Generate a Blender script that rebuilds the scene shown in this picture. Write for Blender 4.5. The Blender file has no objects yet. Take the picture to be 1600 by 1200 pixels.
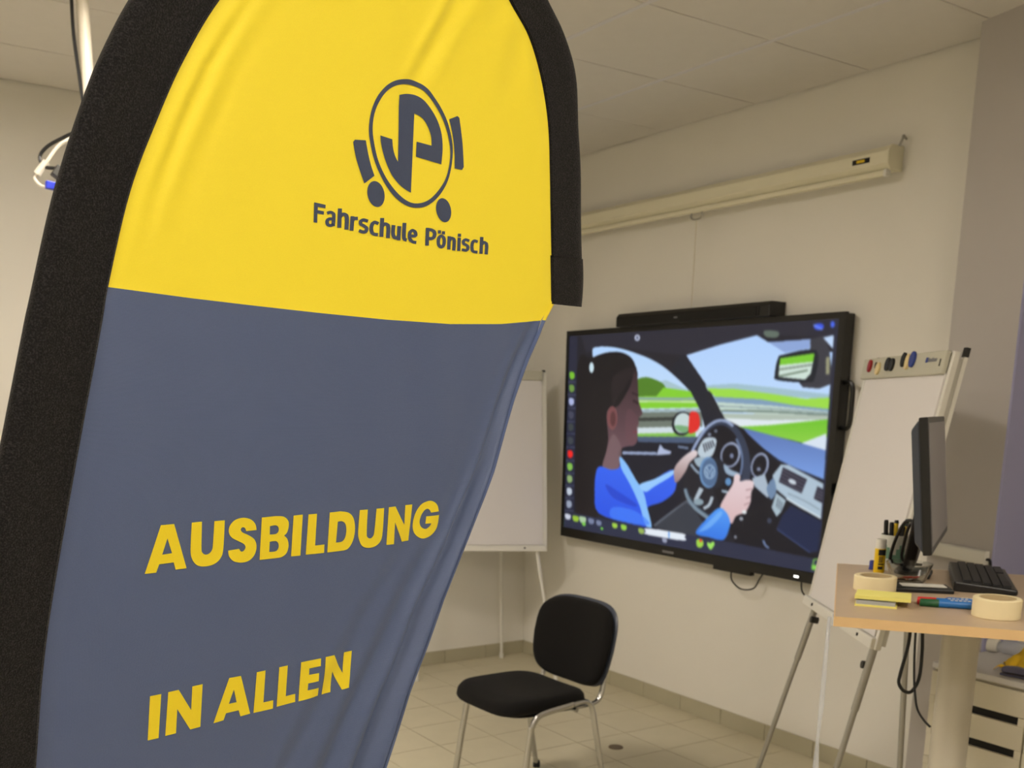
import bpy, bmesh, math, random
import numpy as np
from mathutils import Vector, Matrix
from mathutils.geometry import tessellate_polygon

scene = bpy.context.scene
COL = scene.collection
random.seed(7)

# ------------------------------------------------------------------ camera
YAW, PITCH, ROLL = 0.5961047, 0.2061005, 0.0213256
FPX, CY, CAMH = 1625.806, 968.03, 1.6053
H, XR, YB = 2.9635, 3.7947, 5.4591          # ceiling height, screen wall, back wall
fw = Vector((math.sin(YAW)*math.cos(PITCH), math.cos(YAW)*math.cos(PITCH), -math.sin(PITCH)))
rt = Vector((math.cos(YAW), -math.sin(YAW), 0)); up = rt.cross(fw)
r2 = rt*math.cos(ROLL) + up*math.sin(ROLL); u2 = up*math.cos(ROLL) - rt*math.sin(ROLL)
cd = bpy.data.cameras.new('camera'); cam = bpy.data.objects.new('camera', cd); COL.objects.link(cam)
cam.matrix_world = Matrix(((r2.x, u2.x, -fw.x, 0), (r2.y, u2.y, -fw.y, 0), (r2.z, u2.z, -fw.z, CAMH), (0, 0, 0, 1)))
cd.sensor_width = 36; cd.sensor_fit = 'HORIZONTAL'; cd.lens = FPX/1600*36
cd.shift_y = (CY-600)/1600
cd.clip_start = 0.05; cd.clip_end = 60
cd.dof.use_dof = True; cd.dof.focus_distance = 1.17; cd.dof.aperture_fstop = 12.5
scene.camera = cam

# ------------------------------------------------------------------ world + exposure
world = bpy.data.worlds.new('world'); scene.world = world; world.use_nodes = True
world.node_tree.nodes['Background'].inputs[0].default_value = (0.5, 0.5, 0.55, 1)
world.node_tree.nodes['Background'].inputs[1].default_value = 0.05
vs = scene.view_settings
vs.view_transform = 'Standard'; vs.look = 'None'; vs.gamma = 1.0; vs.exposure = 0.0; vs.use_curve_mapping = False
LAMP_COL = (1.0, 0.90, 0.785); LAMP_STRENGTH = 38.5

# ------------------------------------------------------------------ materials
def lin(c):
    return tuple(((x/255)/12.92 if x/255 <= 0.04045 else ((x/255+0.055)/1.055)**2.4) for x in c)
MATS = {}
def mat(name, rgb, rough=0.6, metal=0.0, noise=0.0, nscale=40, bump=0.0, bscale=200, trans=0.0, ior=1.45,
        emit=None, estr=0.0, sheen=0.0, spec=None, alpha=None, contrast=False):
    m = bpy.data.materials.new(name); m.use_nodes = True
    nt = m.node_tree; b = nt.nodes['Principled BSDF']; c = lin(rgb)
    b.inputs['Base Color'].default_value = (*c, 1); b.inputs['Roughness'].default_value = rough
    b.inputs['Metallic'].default_value = metal
    if spec is not None: b.inputs['Specular IOR Level'].default_value = spec
    if trans: b.inputs['Transmission Weight'].default_value = trans; b.inputs['IOR'].default_value = ior
    if sheen: b.inputs['Sheen Weight'].default_value = sheen; b.inputs['Sheen Roughness'].default_value = 0.4
    if emit: b.inputs['Emission Color'].default_value = (*emit, 1); b.inputs['Emission Strength'].default_value = estr
    if alpha is not None: b.inputs['Alpha'].default_value = alpha
    tc = None
    if noise or bump: tc = nt.nodes.new('ShaderNodeTexCoord')
    if noise:
        n = nt.nodes.new('ShaderNodeTexNoise'); n.inputs['Scale'].default_value = nscale; n.inputs['Detail'].default_value = 5
        nt.links.new(tc.outputs['Object'], n.inputs['Vector'])
        mx = nt.nodes.new('ShaderNodeMix'); mx.data_type = 'RGBA'
        mx.inputs[6].default_value = (*[x*(1-noise) for x in c], 1); mx.inputs[7].default_value = (*[min(1, x*(1+noise)) for x in c], 1)
        if contrast:
            mr = nt.nodes.new('ShaderNodeMapRange'); mr.inputs['From Min'].default_value = 0.45; mr.inputs['From Max'].default_value = 0.72
            nt.links.new(n.outputs['Fac'], mr.inputs['Value']); nt.links.new(mr.outputs['Result'], mx.inputs[0])
            mx.inputs[7].default_value = (*[x*3.4 for x in c], 1)
        else: nt.links.new(n.outputs['Fac'], mx.inputs[0])
        nt.links.new(mx.outputs[2], b.inputs['Base Color'])
    if bump:
        n2 = nt.nodes.new('ShaderNodeTexNoise'); n2.inputs['Scale'].default_value = bscale; n2.inputs['Detail'].default_value = 4
        nt.links.new(tc.outputs['Object'], n2.inputs['Vector'])
        bp = nt.nodes.new('ShaderNodeBump'); bp.inputs['Strength'].default_value = bump; bp.inputs['Distance'].default_value = 0.002
        nt.links.new(n2.outputs['Fac'], bp.inputs['Height']); nt.links.new(bp.outputs['Normal'], b.inputs['Normal'])
    MATS[name] = m; return m

mat('wall', (230, 227, 219), 0.9, noise=0.02, nscale=3, bump=0.25, bscale=260)
mat('column', (186, 181, 178), 0.9, noise=0.02, nscale=3, bump=0.25, bscale=260)
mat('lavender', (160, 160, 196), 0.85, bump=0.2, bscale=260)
mat('ceil_tile', (224, 220, 214), 0.95, noise=0.03, nscale=14, bump=0.35, bscale=420)
mat('ceil_bar', (222, 220, 224), 0.6)
mat('ceil_void', (60, 56, 52), 1.0)
mat('floor_tile', (198, 190, 164), 0.42, noise=0.06, nscale=9, bump=0.06, bscale=90)
mat('grout', (112, 105, 92), 0.95)
mat('skirting', (176, 170, 146), 0.5, noise=0.05, nscale=12)
mat('black_plastic', (12, 12, 13), 0.42)
mat('bezel', (9, 9, 10), 0.35)
mat('dark_plastic', (28, 28, 31), 0.5)
mat('screen_case', (226, 221, 196), 0.45)
mat('white_plastic', (226, 224, 216), 0.45)
mat('white_metal', (222, 220, 212), 0.4)
mat('grey_metal', (168, 166, 160), 0.38, metal=0.55)
mat('alu', (188, 186, 180), 0.33, metal=0.8)
mat('chrome', (200, 200, 200), 0.22, metal=1.0)
mat('paper', (220, 217, 217), 0.85)
mat('header', (190, 188, 172), 0.5)
mat('fabric_black', (17, 16, 16), 0.95, noise=0.6, nscale=400, bump=0.6, bscale=700, sheen=0.04, spec=0.2)
mat('shell_blue', (62, 68, 82), 0.35)
mat('desk_top', (190, 168, 142), 0.38, noise=0.05, nscale=25)
mat('desk_edge', (222, 188, 138), 0.45, noise=0.05, nscale=30)
mat('desk_leg', (186, 180, 164), 0.4, metal=0.25)
mat('cabinet', (214, 208, 190), 0.5)
mat('cabinet_top', (206, 204, 204), 0.45)
mat('slot_black', (8, 8, 8), 0.8)
mat('tape', (240, 226, 184), 0.7)
mat('tape_core', (200, 180, 140), 0.8)
mat('sticky', (240, 232, 130), 0.8)
mat('pad_grey', (170, 172, 178), 0.7)
mat('glue_yellow', (246, 206, 20), 0.35)
mat('ink', (25, 24, 26), 0.6)
mat('cup_white', (214, 216, 210), 0.4)
mat('cup_green', (110, 150, 128), 0.5)
mat('pen_yellow', (232, 196, 30), 0.4)
mat('pen_green', (30, 82, 60), 0.4)
mat('red', (196, 36, 40), 0.4)
mat('green', (18, 84, 48), 0.4)
mat('blue', (34, 112, 190), 0.4)
mat('navy_plastic', (44, 60, 150), 0.4)
mat('magnet_red', (150, 16, 18), 0.35); mat('magnet_black', (7, 7, 8), 0.4)
mat('magnet_cream', (226, 206, 150), 0.35); mat('magnet_blue', (40, 62, 140), 0.35)
mat('glass', (235, 240, 240), 0.04, trans=1.0, ior=1.45)
mat('clips', (178, 120, 84), 0.4, metal=0.5)
mat('clear_strip', (220, 224, 232), 0.2, alpha=0.45)
mat('monitor_back', (38, 46, 62), 0.4)
mat('monitor_screen', (120, 116, 118), 0.3)
mat('key', (22, 22, 24), 0.5)
mat('cloth_yellow', (226, 186, 40), 0.9, noise=0.15, nscale=60)
mat('device', (92, 92, 124), 0.4)
mat('vga_blue', (30, 50, 190), 0.4)
mat('cable_white', (214, 208, 192), 0.5)
mat('pole_white', (206, 198, 180), 0.4)
mat('led_white', (255, 255, 255), 0.4, emit=(1, 1, 1), estr=1.5)
mat('grey_text', (120, 120, 124), 0.5)
mat('lamp_diffuser', (255, 250, 240), 0.6, emit=LAMP_COL, estr=LAMP_STRENGTH)
mat('plug_dark', (48, 48, 44), 0.5)
mat('sleeve_black', (23, 21, 22), 0.85, noise=0.95, nscale=650, bump=0.7, bscale=600, sheen=0.10, spec=0.3, contrast=True)

def knit(name, rgb, rough, transl, wave=1450.0, bstr=0.35, cvar=0.05):
    """Printed knitted polyester: fine ribs from the cloth's own UV map (metres), light shining through a little."""
    m = bpy.data.materials.new(name); m.use_nodes = True; nt = m.node_tree; b = nt.nodes['Principled BSDF']
    c = lin(rgb); uv = nt.nodes.new('ShaderNodeUVMap'); uv.uv_map = 'cloth'
    w = nt.nodes.new('ShaderNodeTexWave'); w.wave_type = 'BANDS'; w.bands_direction = 'Y'
    w.inputs['Scale'].default_value = wave/ (2*math.pi) ; w.inputs['Distortion'].default_value = 0.6
    w.inputs['Detail'].default_value = 1.0; w.inputs['Detail Scale'].default_value = 300
    nt.links.new(uv.outputs['UV'], w.inputs['Vector'])
    n = nt.nodes.new('ShaderNodeTexNoise'); n.inputs['Scale'].default_value = 900; n.inputs['Detail'].default_value = 3
    nt.links.new(uv.outputs['UV'], n.inputs['Vector'])
    ad = nt.nodes.new('ShaderNodeMath'); ad.operation = 'ADD'
    nt.links.new(w.outputs['Fac'], ad.inputs[0]); nt.links.new(n.outputs['Fac'], ad.inputs[1])
    bp = nt.nodes.new('ShaderNodeBump'); bp.inputs['Strength'].default_value = bstr; bp.inputs['Distance'].default_value = 0.0004
    nt.links.new(ad.outputs[0], bp.inputs['Height']); nt.links.new(bp.outputs['Normal'], b.inputs['Normal'])
    mx = nt.nodes.new('ShaderNodeMix'); mx.data_type = 'RGBA'
    mx.inputs[6].default_value = (*[x*(1-cvar) for x in c], 1); mx.inputs[7].default_value = (*[min(1, x*(1+cvar)) for x in c], 1)
    nt.links.new(n.outputs['Fac'], mx.inputs[0]); nt.links.new(mx.outputs[2], b.inputs['Base Color'])
    b.inputs['Roughness'].default_value = rough
    b.inputs['Sheen Weight'].default_value = 0.12
    out = nt.nodes['Material Output']
    tr = nt.nodes.new('ShaderNodeBsdfTranslucent'); nt.links.new(mx.outputs[2], tr.inputs['Color'])
    ms = nt.nodes.new('ShaderNodeMixShader'); ms.inputs[0].default_value = transl
    nt.links.new(b.outputs[0], ms.inputs[1]); nt.links.new(tr.outputs[0], ms.inputs[2])
    nt.links.new(ms.outputs[0], out.inputs['Surface'])
    MATS[name] = m
knit('flag_yellow', (250, 228, 50), 0.6, 0.22)
knit('flag_navy', (78, 93, 130), 0.42, 0.10, bstr=0.5, cvar=0.1)
knit('print_navy', (62, 74, 104), 0.6, 0.15)
knit('print_yellow', (255, 226, 30), 0.6, 0.15)
knit('hem_navy', (92, 112, 164), 0.5, 0.1, wave=2600, bstr=0.7)

# ------------------------------------------------------------------ geometry helpers
def tag(o, label=None, cat=None, group=None, kind=None):
    if label: o['label'] = label
    if cat: o['category'] = cat
    if group: o['group'] = group
    if kind: o['kind'] = kind
    return o
def thing(name, label, cat, loc=(0, 0, 0), rotz=0.0, group=None):
    o = bpy.data.objects.new(name, None); COL.objects.link(o); o.empty_display_size = 0.05
    o.location = loc; o.rotation_euler = (0, 0, rotz)
    return tag(o, label, cat, group)
def link(name, me, parent=None):
    o = bpy.data.objects.new(name, me); COL.objects.link(o)
    if parent is not None: o.parent = parent
    return o
def obj(name, bm, m, parent=None, smooth=False, bevel=0.0, seg=2, loc=None):
    bmesh.ops.recalc_face_normals(bm, faces=bm.faces)
    me = bpy.data.meshes.new(name); bm.to_mesh(me); bm.free()
    me.materials.append(MATS[m] if isinstance(m, str) else m)
    if smooth:
        for p in me.polygons: p.use_smooth = True
    o = link(name, me, parent)
    if loc is not None: o.location = loc
    if bevel:
        b = o.modifiers.new('bevel', 'BEVEL'); b.width = bevel; b.segments = seg; b.limit_method = 'ANGLE'; b.angle_limit = 0.6
    if smooth:
        try:
            me.set_sharp_from_angle(angle=math.radians(42))
        except Exception: pass
    return o
def B(): return bmesh.new()
def box(bm, c, s, M=None):
    vs = bmesh.ops.create_cube(bm, size=1.0)['verts']
    for v in vs:
        v.co = Vector((v.co.x*s[0], v.co.y*s[1], v.co.z*s[2]))
        if M is not None: v.co = M @ v.co
        v.co += Vector(c)
    return bm
def bx(x0, x1, y0, y1, z0, z1, bm=None):
    bm = bm or B(); return box(bm, ((x0+x1)/2, (y0+y1)/2, (z0+z1)/2), (abs(x1-x0), abs(y1-y0), abs(z1-z0)))
def prism(bm, pts, axis_vec):
    """polygon (3D points) extruded by axis_vec"""
    a = [bm.verts.new(p) for p in pts]; b = [bm.verts.new(Vector(p)+Vector(axis_vec)) for p in pts]
    bm.faces.new(a); bm.faces.new(list(reversed(b)))
    n = len(pts)
    for i in range(n): bm.faces.new((a[i], a[(i+1) % n], b[(i+1) % n], b[i]))
    return bm
def cat_rom(pts, n=6, closed=False):
    P = [Vector(p) for p in pts]; out = []; N = len(P)
    for i in range(N if closed else N-1):
        if closed: a, b, c, d = P[(i-1) % N], P[i], P[(i+1) % N], P[(i+2) % N]
        else: a, b, c, d = P[max(i-1, 0)], P[i], P[i+1], P[min(i+2, N-1)]
        for k in range(n):
            t = k/n
            out.append(0.5*((2*b)+(c-a)*t+(2*a-5*b+4*c-d)*t*t+(3*b-3*c+d-a)*t**3))
    if not closed: out.append(P[-1])
    return out
def tube(bm, pts, r, seg=10, ry=None, cap=True):
    P = [Vector(p) for p in pts]; n = len(P); rings = []
    T = [(P[min(i+1, n-1)]-P[max(i-1, 0)]).normalized() for i in range(n)]
    ref = Vector((0, 0, 1)) if abs(T[0].z) < 0.9 else Vector((1, 0, 0))
    a = T[0].cross(ref).normalized()
    for i in range(n):
        a = (a - T[i]*a.dot(T[i])).normalized(); b = T[i].cross(a)
        rr = r[i] if isinstance(r, (list, tuple)) else r
        r2_ = rr if ry is None else ry
        rings.append([bm.verts.new(P[i]+a*math.cos(2*math.pi*k/seg)*rr+b*math.sin(2*math.pi*k/seg)*r2_) for k in range(seg)])
    for i in range(n-1):
        for k in range(seg):
            bm.faces.new((rings[i][k], rings[i][(k+1) % seg], rings[i+1][(k+1) % seg], rings[i+1][k]))
    if cap: bm.faces.new(rings[0]); bm.faces.new(list(reversed(rings[-1])))
    return bm
def lathe(bm, prof, seg=24, c=(0, 0, 0)):
    c = Vector(c); rings = []
    for r, z in prof:
        if r < 1e-6: rings.append([bm.verts.new(c+Vector((0, 0, z)))])
        else: rings.append([bm.verts.new(c+Vector((r*math.cos(2*math.pi*k/seg), r*math.sin(2*math.pi*k/seg), z))) for k in range(seg)])
    for a, b in zip(rings[:-1], rings[1:]):
        if len(a) == 1 and len(b) == 1: continue
        for k in range(seg):
            k2 = (k+1) % seg
            if len(a) == 1: bm.faces.new((a[0], b[k], b[k2]))
            elif len(b) == 1: bm.faces.new((a[k], a[k2], b[0]))
            else: bm.faces.new((a[k], a[k2], b[k2], b[k]))
    return bm
def bar(bm, a, b, w, d, side=(1, 0, 0)):
    """rectangular bar from a to b, width w along 'side', depth d across"""
    a, b, s = Vector(a), Vector(b), Vector(side); t = (b-a).normalized()
    s = (s - t*s.dot(t)).normalized(); n = t.cross(s)
    q = [(-w/2, -d/2), (w/2, -d/2), (w/2, d/2), (-w/2, d/2)]
    return prism(bm, [a+s*x+n*y for x, y in q], b-a)
def frame_mat(o, x, y, z):
    o, x, y, z = map(Vector, (o, x, y, z))
    return Matrix(((x.x, y.x, z.x, o.x), (x.y, y.y, z.y, o.y), (x.z, y.z, z.z, o.z), (0, 0, 0, 1)))

# ================================================================== THE ROOM
X0, Y0 = -3.2, -2.6
def struct(name, bm, m, **k): return tag(obj(name, bm, m, **k), kind='structure')
struct('wall_right', bx(XR, XR+0.15, Y0-0.15, YB+0.15, -0.1, H+0.25), 'wall')
struct('wall_back', bx(X0-0.15, XR, YB, YB+0.15, -0.1, H+0.25), 'wall')
struct('wall_left', bx(X0-0.15, X0, Y0-0.15, YB, -0.1, H+0.25), 'wall')
struct('wall_front', bx(X0, XR, Y0-0.15, Y0, -0.1, H+0.25), 'wall')
# column standing proud of the screen wall, its room side slightly skewed
colr = thing('wall_column', None, None); del_keys = [k for k in colr.keys()]
tag(colr, kind='structure')
cA, cB = (3.634, 2.454), (3.560, 2.140)
obj('column_front', prism(B(), [(cA[0], cA[1], 0), (cB[0], cB[1], 0), (cB[0]+0.05, cB[1]+0.004, 0), (XR, cB[1]+0.004, 0), (XR, cA[1], 0)], (0, 0, H+0.2)), 'column', colr)
obj('column_side', prism(B(), [(cB[0], cB[1], 0), (cB[0]+0.004, cB[1]-0.006, 0), (XR, cB[1]-0.006, 0), (XR, cB[1]+0.003, 0), (cB[0]+0.05, cB[1]+0.003, 0)], (0, 0, H+0.2)), 'lavender', colr)

# floor: 30 cm tiles with recessed joints
fl = struct('floor', bx(X0, XR, Y0, YB, -0.1, -0.004), 'grout')
TS = 0.2985; fx0, fy0 = 3.567-0.2985*23, 5.285-0.2985*27
tm = None; joined = B()
for i in range(0, 26):
    for j in range(0, 29):
        xa, ya = fx0+i*TS+0.002, fy0+j*TS+0.002; xb, yb = xa+TS-0.004, ya+TS-0.004
        xc, yc = max(xa, X0), max(ya, Y0); xd, yd = min(xb, XR-0.001), min(yb, YB-0.001)
        if xd-xc < 0.01 or yd-yc < 0.01: continue
        full = (xd-xc) > TS-0.0045 and (yd-yc) > TS-0.0045
        near = xd > 1.7 and yd > 2.3
        if near and full:
            if tm is None:
                bm = bx(-(TS-0.004)/2, (TS-0.004)/2, -(TS-0.004)/2, (TS-0.004)/2, -0.004, 0)
                o = obj('floor_tile', bm, 'floor_tile', fl); tm = o.data
            else: o = link('floor_tile', tm, fl)
            o.location = ((xa+xb)/2, (ya+yb)/2, 0)
        elif near:
            obj('floor_tile', bx(xc, xd, yc, yd, -0.004, 0), 'floor_tile', fl)
        else: bx(xc, xd, yc, yd, -0.004, 0, joined)
tag(obj('floor_tiles', joined, 'floor_tile', fl), kind='stuff')

# tiled skirting
sk = {}
def skirting(name, pts):
    root = None
    for k, (a, b) in enumerate(pts):
        o = obj(name if root is None else 'skirting_tile', bx(a[0], b[0], a[1], b[1], 0.0, 0.083), 'skirting', root, bevel=0.0015, seg=1)
        if root is None: root = tag(o, kind='structure')
ys = [YB-0.012-0.3*k for k in range(11)]
skirting('baseboard_right', [((XR-0.012, ys[k+1]+0.003), (XR, ys[k])) for k in range(9)] + [((XR-0.012, 2.454), (XR, ys[9]))])
xs = [XR-0.3*k for k in range(24)]
skirting('baseboard_back', [((xs[k+1]+0.003, YB-0.012), (xs[k], YB)) for k in range(22)])

# suspended ceiling: 62.5 cm lay-in tiles, bars along the screen wall direction
T = 0.625
ce = struct('ceiling', bx(X0, XR, Y0, YB, H+0.035, H+0.2), 'ceil_void')
gx = [XR-0.5968-T*k for k in range(12)]; gx = [XR-0.004] + [x for x in gx if x > X0] + [X0]
gy = [3.0471+T*k for k in range(-9, 4)]; gy = [y for y in gy if y > Y0+0.05]; gy = [Y0] + gy + [YB-0.004]
LAMPS = [(1.01, 3.36), (-0.865, 3.985), (1.01, -0.39), (-0.865, -0.39)]
def is_lamp(xm, ym): return any(abs(xm-a) < 0.2 and abs(ym-b) < 0.2 for a, b in LAMPS)
ctm = None
for i in range(len(gx)-1):
    for j in range(len(gy)-1):
        xb, xa = gx[i], gx[i+1]; ya, yb = gy[j], gy[j+1]
        if is_lamp((xa+xb)/2, (ya+yb)/2): continue
        w, d = xb-xa-0.018, yb-ya-0.007
        if w < 0.02 or d < 0.02: continue
        full = abs(xb-xa-T) < 1e-4 and abs(yb-ya-T) < 1e-4
        if full and ctm is not None: o = link('ceiling_tile', ctm, ce)
        else:
            o = obj('ceiling_tile', bx(-w/2, w/2, -d/2, d/2, 0.0, 0.018), 'ceil_tile', ce)
            if full: ctm = o.data
        o.location = ((xa+xb)/2, (ya+yb)/2, H+0.003)
for x in gx[1:-1]:
    obj('ceiling_bar', bx(x-0.010, x+0.010, Y0, YB, H+0.0, H+0.034), 'ceil_bar', ce)
for y in gy[1:-1]:
    obj('cross_bar', bx(X0, XR, y-0.002, y+0.002, H+0.006, H+0.034), 'ceil_bar', ce)

# recessed light panels (the room's lamps)
lamp_where = ['above the room between the projector and the wall display', 'on the left of the room near the back wall', 'above the viewer on the right', 'above the viewer on the left']
for (a, b), wh in zip(LAMPS, lamp_where):
    t = thing('ceiling_light', 'square recessed ceiling light panel '+wh, 'lamp', (a, b, H), 0, 'recessed ceiling light panels')
    bm = B(); q = 0.303
    for s in (-1, 1):
        bx(s*q-0.008, s*q+0.008, -q-0.008, q+0.008, -0.002, 0.033, bm); bx(-q+0.008, q-0.008, s*q-0.008, s*q+0.008, -0.002, 0.033, bm)
    obj('frame', bm, 'white_metal', t)
    obj('diffuser', bx(-q+0.008, q-0.008, -q+0.008, q-0.008, 0.020, 0.030), 'lamp_diffuser', t)
# ================================================================== FEATHER BANNER (foreground)
# cloth plane: origin P0, axes R (along the cloth), U (up the cloth), N (front side); coordinates u, v in metres
P0 = Vector((0.24628, 1.04238, 1.70152)); FR = Vector((0.952609, 0.304198, 0.0))
FU = Vector((0.032007, -0.100231, 0.994449)); FN = Vector((0.302510, -0.947321, -0.105217))
HF = np.array([[0.0005561263712426371, -5.930327812404599e-07, -0.09149517256904087], [5.249251471809335e-05, -0.0004910921042196496, 0.21134799776192803], [-0.0004313983008940507, -0.00013616460449210533, 1.0]])
EDGE = [  # sleeve: (seam u, v), (outer u, v) from the foot of the cloth over the top to the free end
 ((-.110, -1.45), (-.175, -1.455)), ((-.105, -1.0), (-.172, -1.005)), ((-.095, -.70), (-.166, -.71)), ((-.0758, -.4614), (-.150, -.472)),
 ((-.0632, -.3345), (-.1375, -.35)), ((-.0383, -.1984), (-.115, -.213)), ((-.0059, -.0398), (-.0803, -.055)), ((.0019, .0013), (-.0705, -.014)),
 ((.0237, .0856), (-.0498, .068)), ((.0514, .1534), (-.0265, .138)), ((.0788, .2098), (-.002, .197)), ((.1158, .269), (.035, .262)),
 ((.175, .34), (.10, .352)), ((.25, .405), (.195, .44)), ((.33, .445), (.30, .505)), ((.41, .452), (.42, .52)), ((.48, .425), (.52, .482)),
 ((.5336, .3852), (.590, .416)), ((.5784, .3565), (.645, .377)), ((.6114, .3164), (.681, .335)), ((.6359, .2679), (.699, .275)),
 ((.6509, .2113), (.716, .222)), ((.6623, .1593), (.731, .155)), ((.681, .0772), (.7475, .09)), ((.6876, .0440), (.7525, .047))]
inner = [e[0] for e in EDGE]
apex = 15
Lp = sorted([(v, u) for u, v in inner[:apex+1]]); Rp = sorted([(v, u) for u, v in inner[apex:]])
hemp = [(.0414, .6879), (.0183, .6724), (-.036, .6419), (-.0896, .6189), (-.1902, .5849), (-.2821, .5442), (-.3656, .5030), (-.4339, .4773), (-.4934, .4508),
        (-.5986, .4141), (-.90, .29), (-1.2, .17), (-1.45, .06)]
Rp = sorted(hemp + [q for q in Rp if q[0] > .0441])
def uL(v): return float(np.interp(v, [a for a, b in Lp], [b for a, b in Lp]))
def uR(v): return float(np.interp(v, [a for a, b in Rp], [b for a, b in Rp]))
def gs(x, c, w): return math.exp(-((x-c)/w)**2)
def fold(u, v):
    """how far the cloth stands proud of its plane"""
    d = 0.006*math.sin(2.6*u+1.2*v+0.4) - 0.006*math.sin(0.4)
    s = (uR(v)-u)*0.92
    if v < 0.03:                                                     # long folds running down beside the free hem
        a = min(1.0, (0.03-v)/0.25)
        w = 0.66+0.62*min(1.0, max(0.0, (-v-0.18)/0.42)); low = min(1.0, max(0.0, (-v-0.22)/0.35))
        d += a*(0.0085*gs(s, 0.009*w, 0.010*w) - 0.0135*gs(s, 0.033*w, 0.012*w) + 0.0050*gs(s, 0.056*w, 0.010*w))
        d += low*(-0.0062*gs(s, 0.084*w, 0.012*w) + 0.0026*gs(s, 0.108*w, 0.011*w) - 0.0034*gs(s, 0.140*w, 0.013*w) + 0.0018*gs(s, 0.165*w, 0.012*w))
        d += a*0.0007*math.sin(190*s+6*v)*gs(s, 0.03, 0.035)
    else:                                                            # small gathers under the right hand sleeve
        d += 0.0018*math.sin(95*(u-0.35*v))*gs(v, 0.40, 0.10)*gs(s, 0.03, 0.09)
        q = u-0.60*v
        d += 0.0022*gs(q, 0.205, 0.008)*gs(v, 0.33, 0.07) - 0.0028*gs(q, 0.225, 0.010)*gs(v, 0.31, 0.07) + 0.0016*gs(q, 0.250, 0.009)*gs(v, 0.33, 0.07)
    e = u-uL(v)
    if v > 0.0:                                                      # gathers along the pole sleeve
        d += gs(v, 0.17, 0.10)*(0.0022*gs(e, 0.014, 0.006) - 0.0026*gs(e, 0.027, 0.006) + 0.0016*gs(e, 0.040, 0.007) - 0.0010*gs(e, 0.058, 0.008))
        d += 0.0012*math.sin(70*u+12*v)*gs(v, 0.42, 0.14)
    else:
        d += 0.0006*math.sin(60*u+9*v)
    d *= min(1.0, e/0.02) if e > 0 else 0.0
    if v > 0.045: d *= max(0.0, min(1.0, s/0.02))
    return d
def fp(u, v, off=0.0): return P0+FR*u+FU*v+FN*(fold(u, v)+off)
FB = fp(-0.12, -1.62); FB.z = 0.0
flag = thing('feather_banner', 'tall yellow and navy feather banner with black sleeve, printed for a driving school', 'banner', FB)
def to_flag(name, verts_uv, faces, m, off=0.0, smooth=True, parent=None, pts3=None):
    me = bpy.data.meshes.new(name)
    V = pts3 if pts3 is not None else [fp(u, v, off) for u, v in verts_uv]
    me.from_pydata([tuple(Vector(p)-FB) for p in V], [], faces); me.update()
    uvl = me.uv_layers.new(name='cloth')
    if verts_uv is not None:
        for lp in me.loops: uvl.data[lp.index].uv = verts_uv[lp.vertex_index]
    me.materials.append(MATS[m])
    for p in me.polygons: p.use_smooth = smooth
    return link(name, me, parent if parent is not None else flag)
bnd = [(0, 0), (.093, -.0022), (.1714, -.0031), (.2595, -.0036), (.3593, -.0033), (.4729, -.0006), (.5751, .0064), (.68, .0192)]
def bound(u): return float(np.interp(u, [a for a, b in bnd], [b for a, b in bnd]))
def panel(name, vs, m, nu=150):
    V, F = [], []
    for v in vs:
        a, b = uL(v)-0.010, uR(v)+(0.008 if v > 0.05 else 0.0)
        for k in range(nu+1):
            u = a+(b-a)*k/nu
            vv = v+bound(u)*math.exp(-abs(v)/0.03)
            V.append((u, vv))
    for i in range(len(vs)-1):
        for k in range(nu):
            q = i*(nu+1)+k; F.append((q, q+1, q+nu+2, q+nu+1))
    return to_flag(name, V, F, m)
panel('upper_panel', [0.4515*(k/110) for k in range(111)], 'flag_yellow')['label'] = 'bright yellow upper cloth panel'
panel('lower_panel', [-1.45*(1-(k/200)) for k in range(201)], 'flag_navy')['label'] = 'navy blue lower cloth panel'
# hem along the free edge
def strip(name, vs, m, w=0.0085):
    V, F = [], []; P3 = []
    for v in vs:
        b = uR(v)
        for s, o in ((-w, 0.0012), (-w*0.5, 0.0022), (0.0, 0.0018), (0.0012, 0.0), (0.0, -0.0016)):
            V.append((b+s, v)); P3.append(fp(b+min(s, 0), v, o)+FR*max(s, 0))
    for i in range(len(vs)-1):
        for k in range(4): q = i*5+k; F.append((q, q+1, q+6, q+5))
    return to_flag(name, V, F, m, pts3=P3)
strip('hem', [0.018-(1.465)*k/160 for k in range(161)], 'hem_navy')
strip('hem', [0.018+0.0234*k/8 for k in range(9)], 'flag_yellow')
# sleeve with the bent rod inside
def sleeve(name, pairs, n, grow=0.0, m='sleeve_black', caps=True):
    I = cat_rom([(a[0], a[1], 0) for a, b in pairs], n); O = cat_rom([(b[0], b[1], 0) for a, b in pairs], n)
    S = [0, .12, .3, .5, .66, .78, .88, .95, .99]
    def th(s): return 0.0016+0.0085*(3*s*s-2*s**3) if s < .8 else 0.0016+0.0085*(3*.64-2*.512)*math.sqrt(max(0.02, 1-((s-.8)/.2)**2))
    V, F, UV = [], [], []
    ring = [(s, 1) for s in S] + [(s, -1) for s in reversed(S)]
    for a, b in zip(I, O):
        for s, sg in ring:
            c = a+(b-a)*(s*(1+grow*6)-grow*3); t = th(s)+grow*0.06
            V.append(P0+FR*c.x+FU*c.y+FN*(sg*t)); UV.append((c.x, c.y))
    r = len(ring)
    for i in range(len(I)-1):
        for k in range(r): F.append((i*r+k, i*r+(k+1) % r, (i+1)*r+(k+1) % r, (i+1)*r+k))
    if caps: F.append(tuple(range(r))); F.append(tuple(reversed(range((len(I)-1)*r, len(I)*r))))
    return to_flag(name, UV, F, m, pts3=V)
sleeve('pole_sleeve', EDGE, 7)
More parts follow.
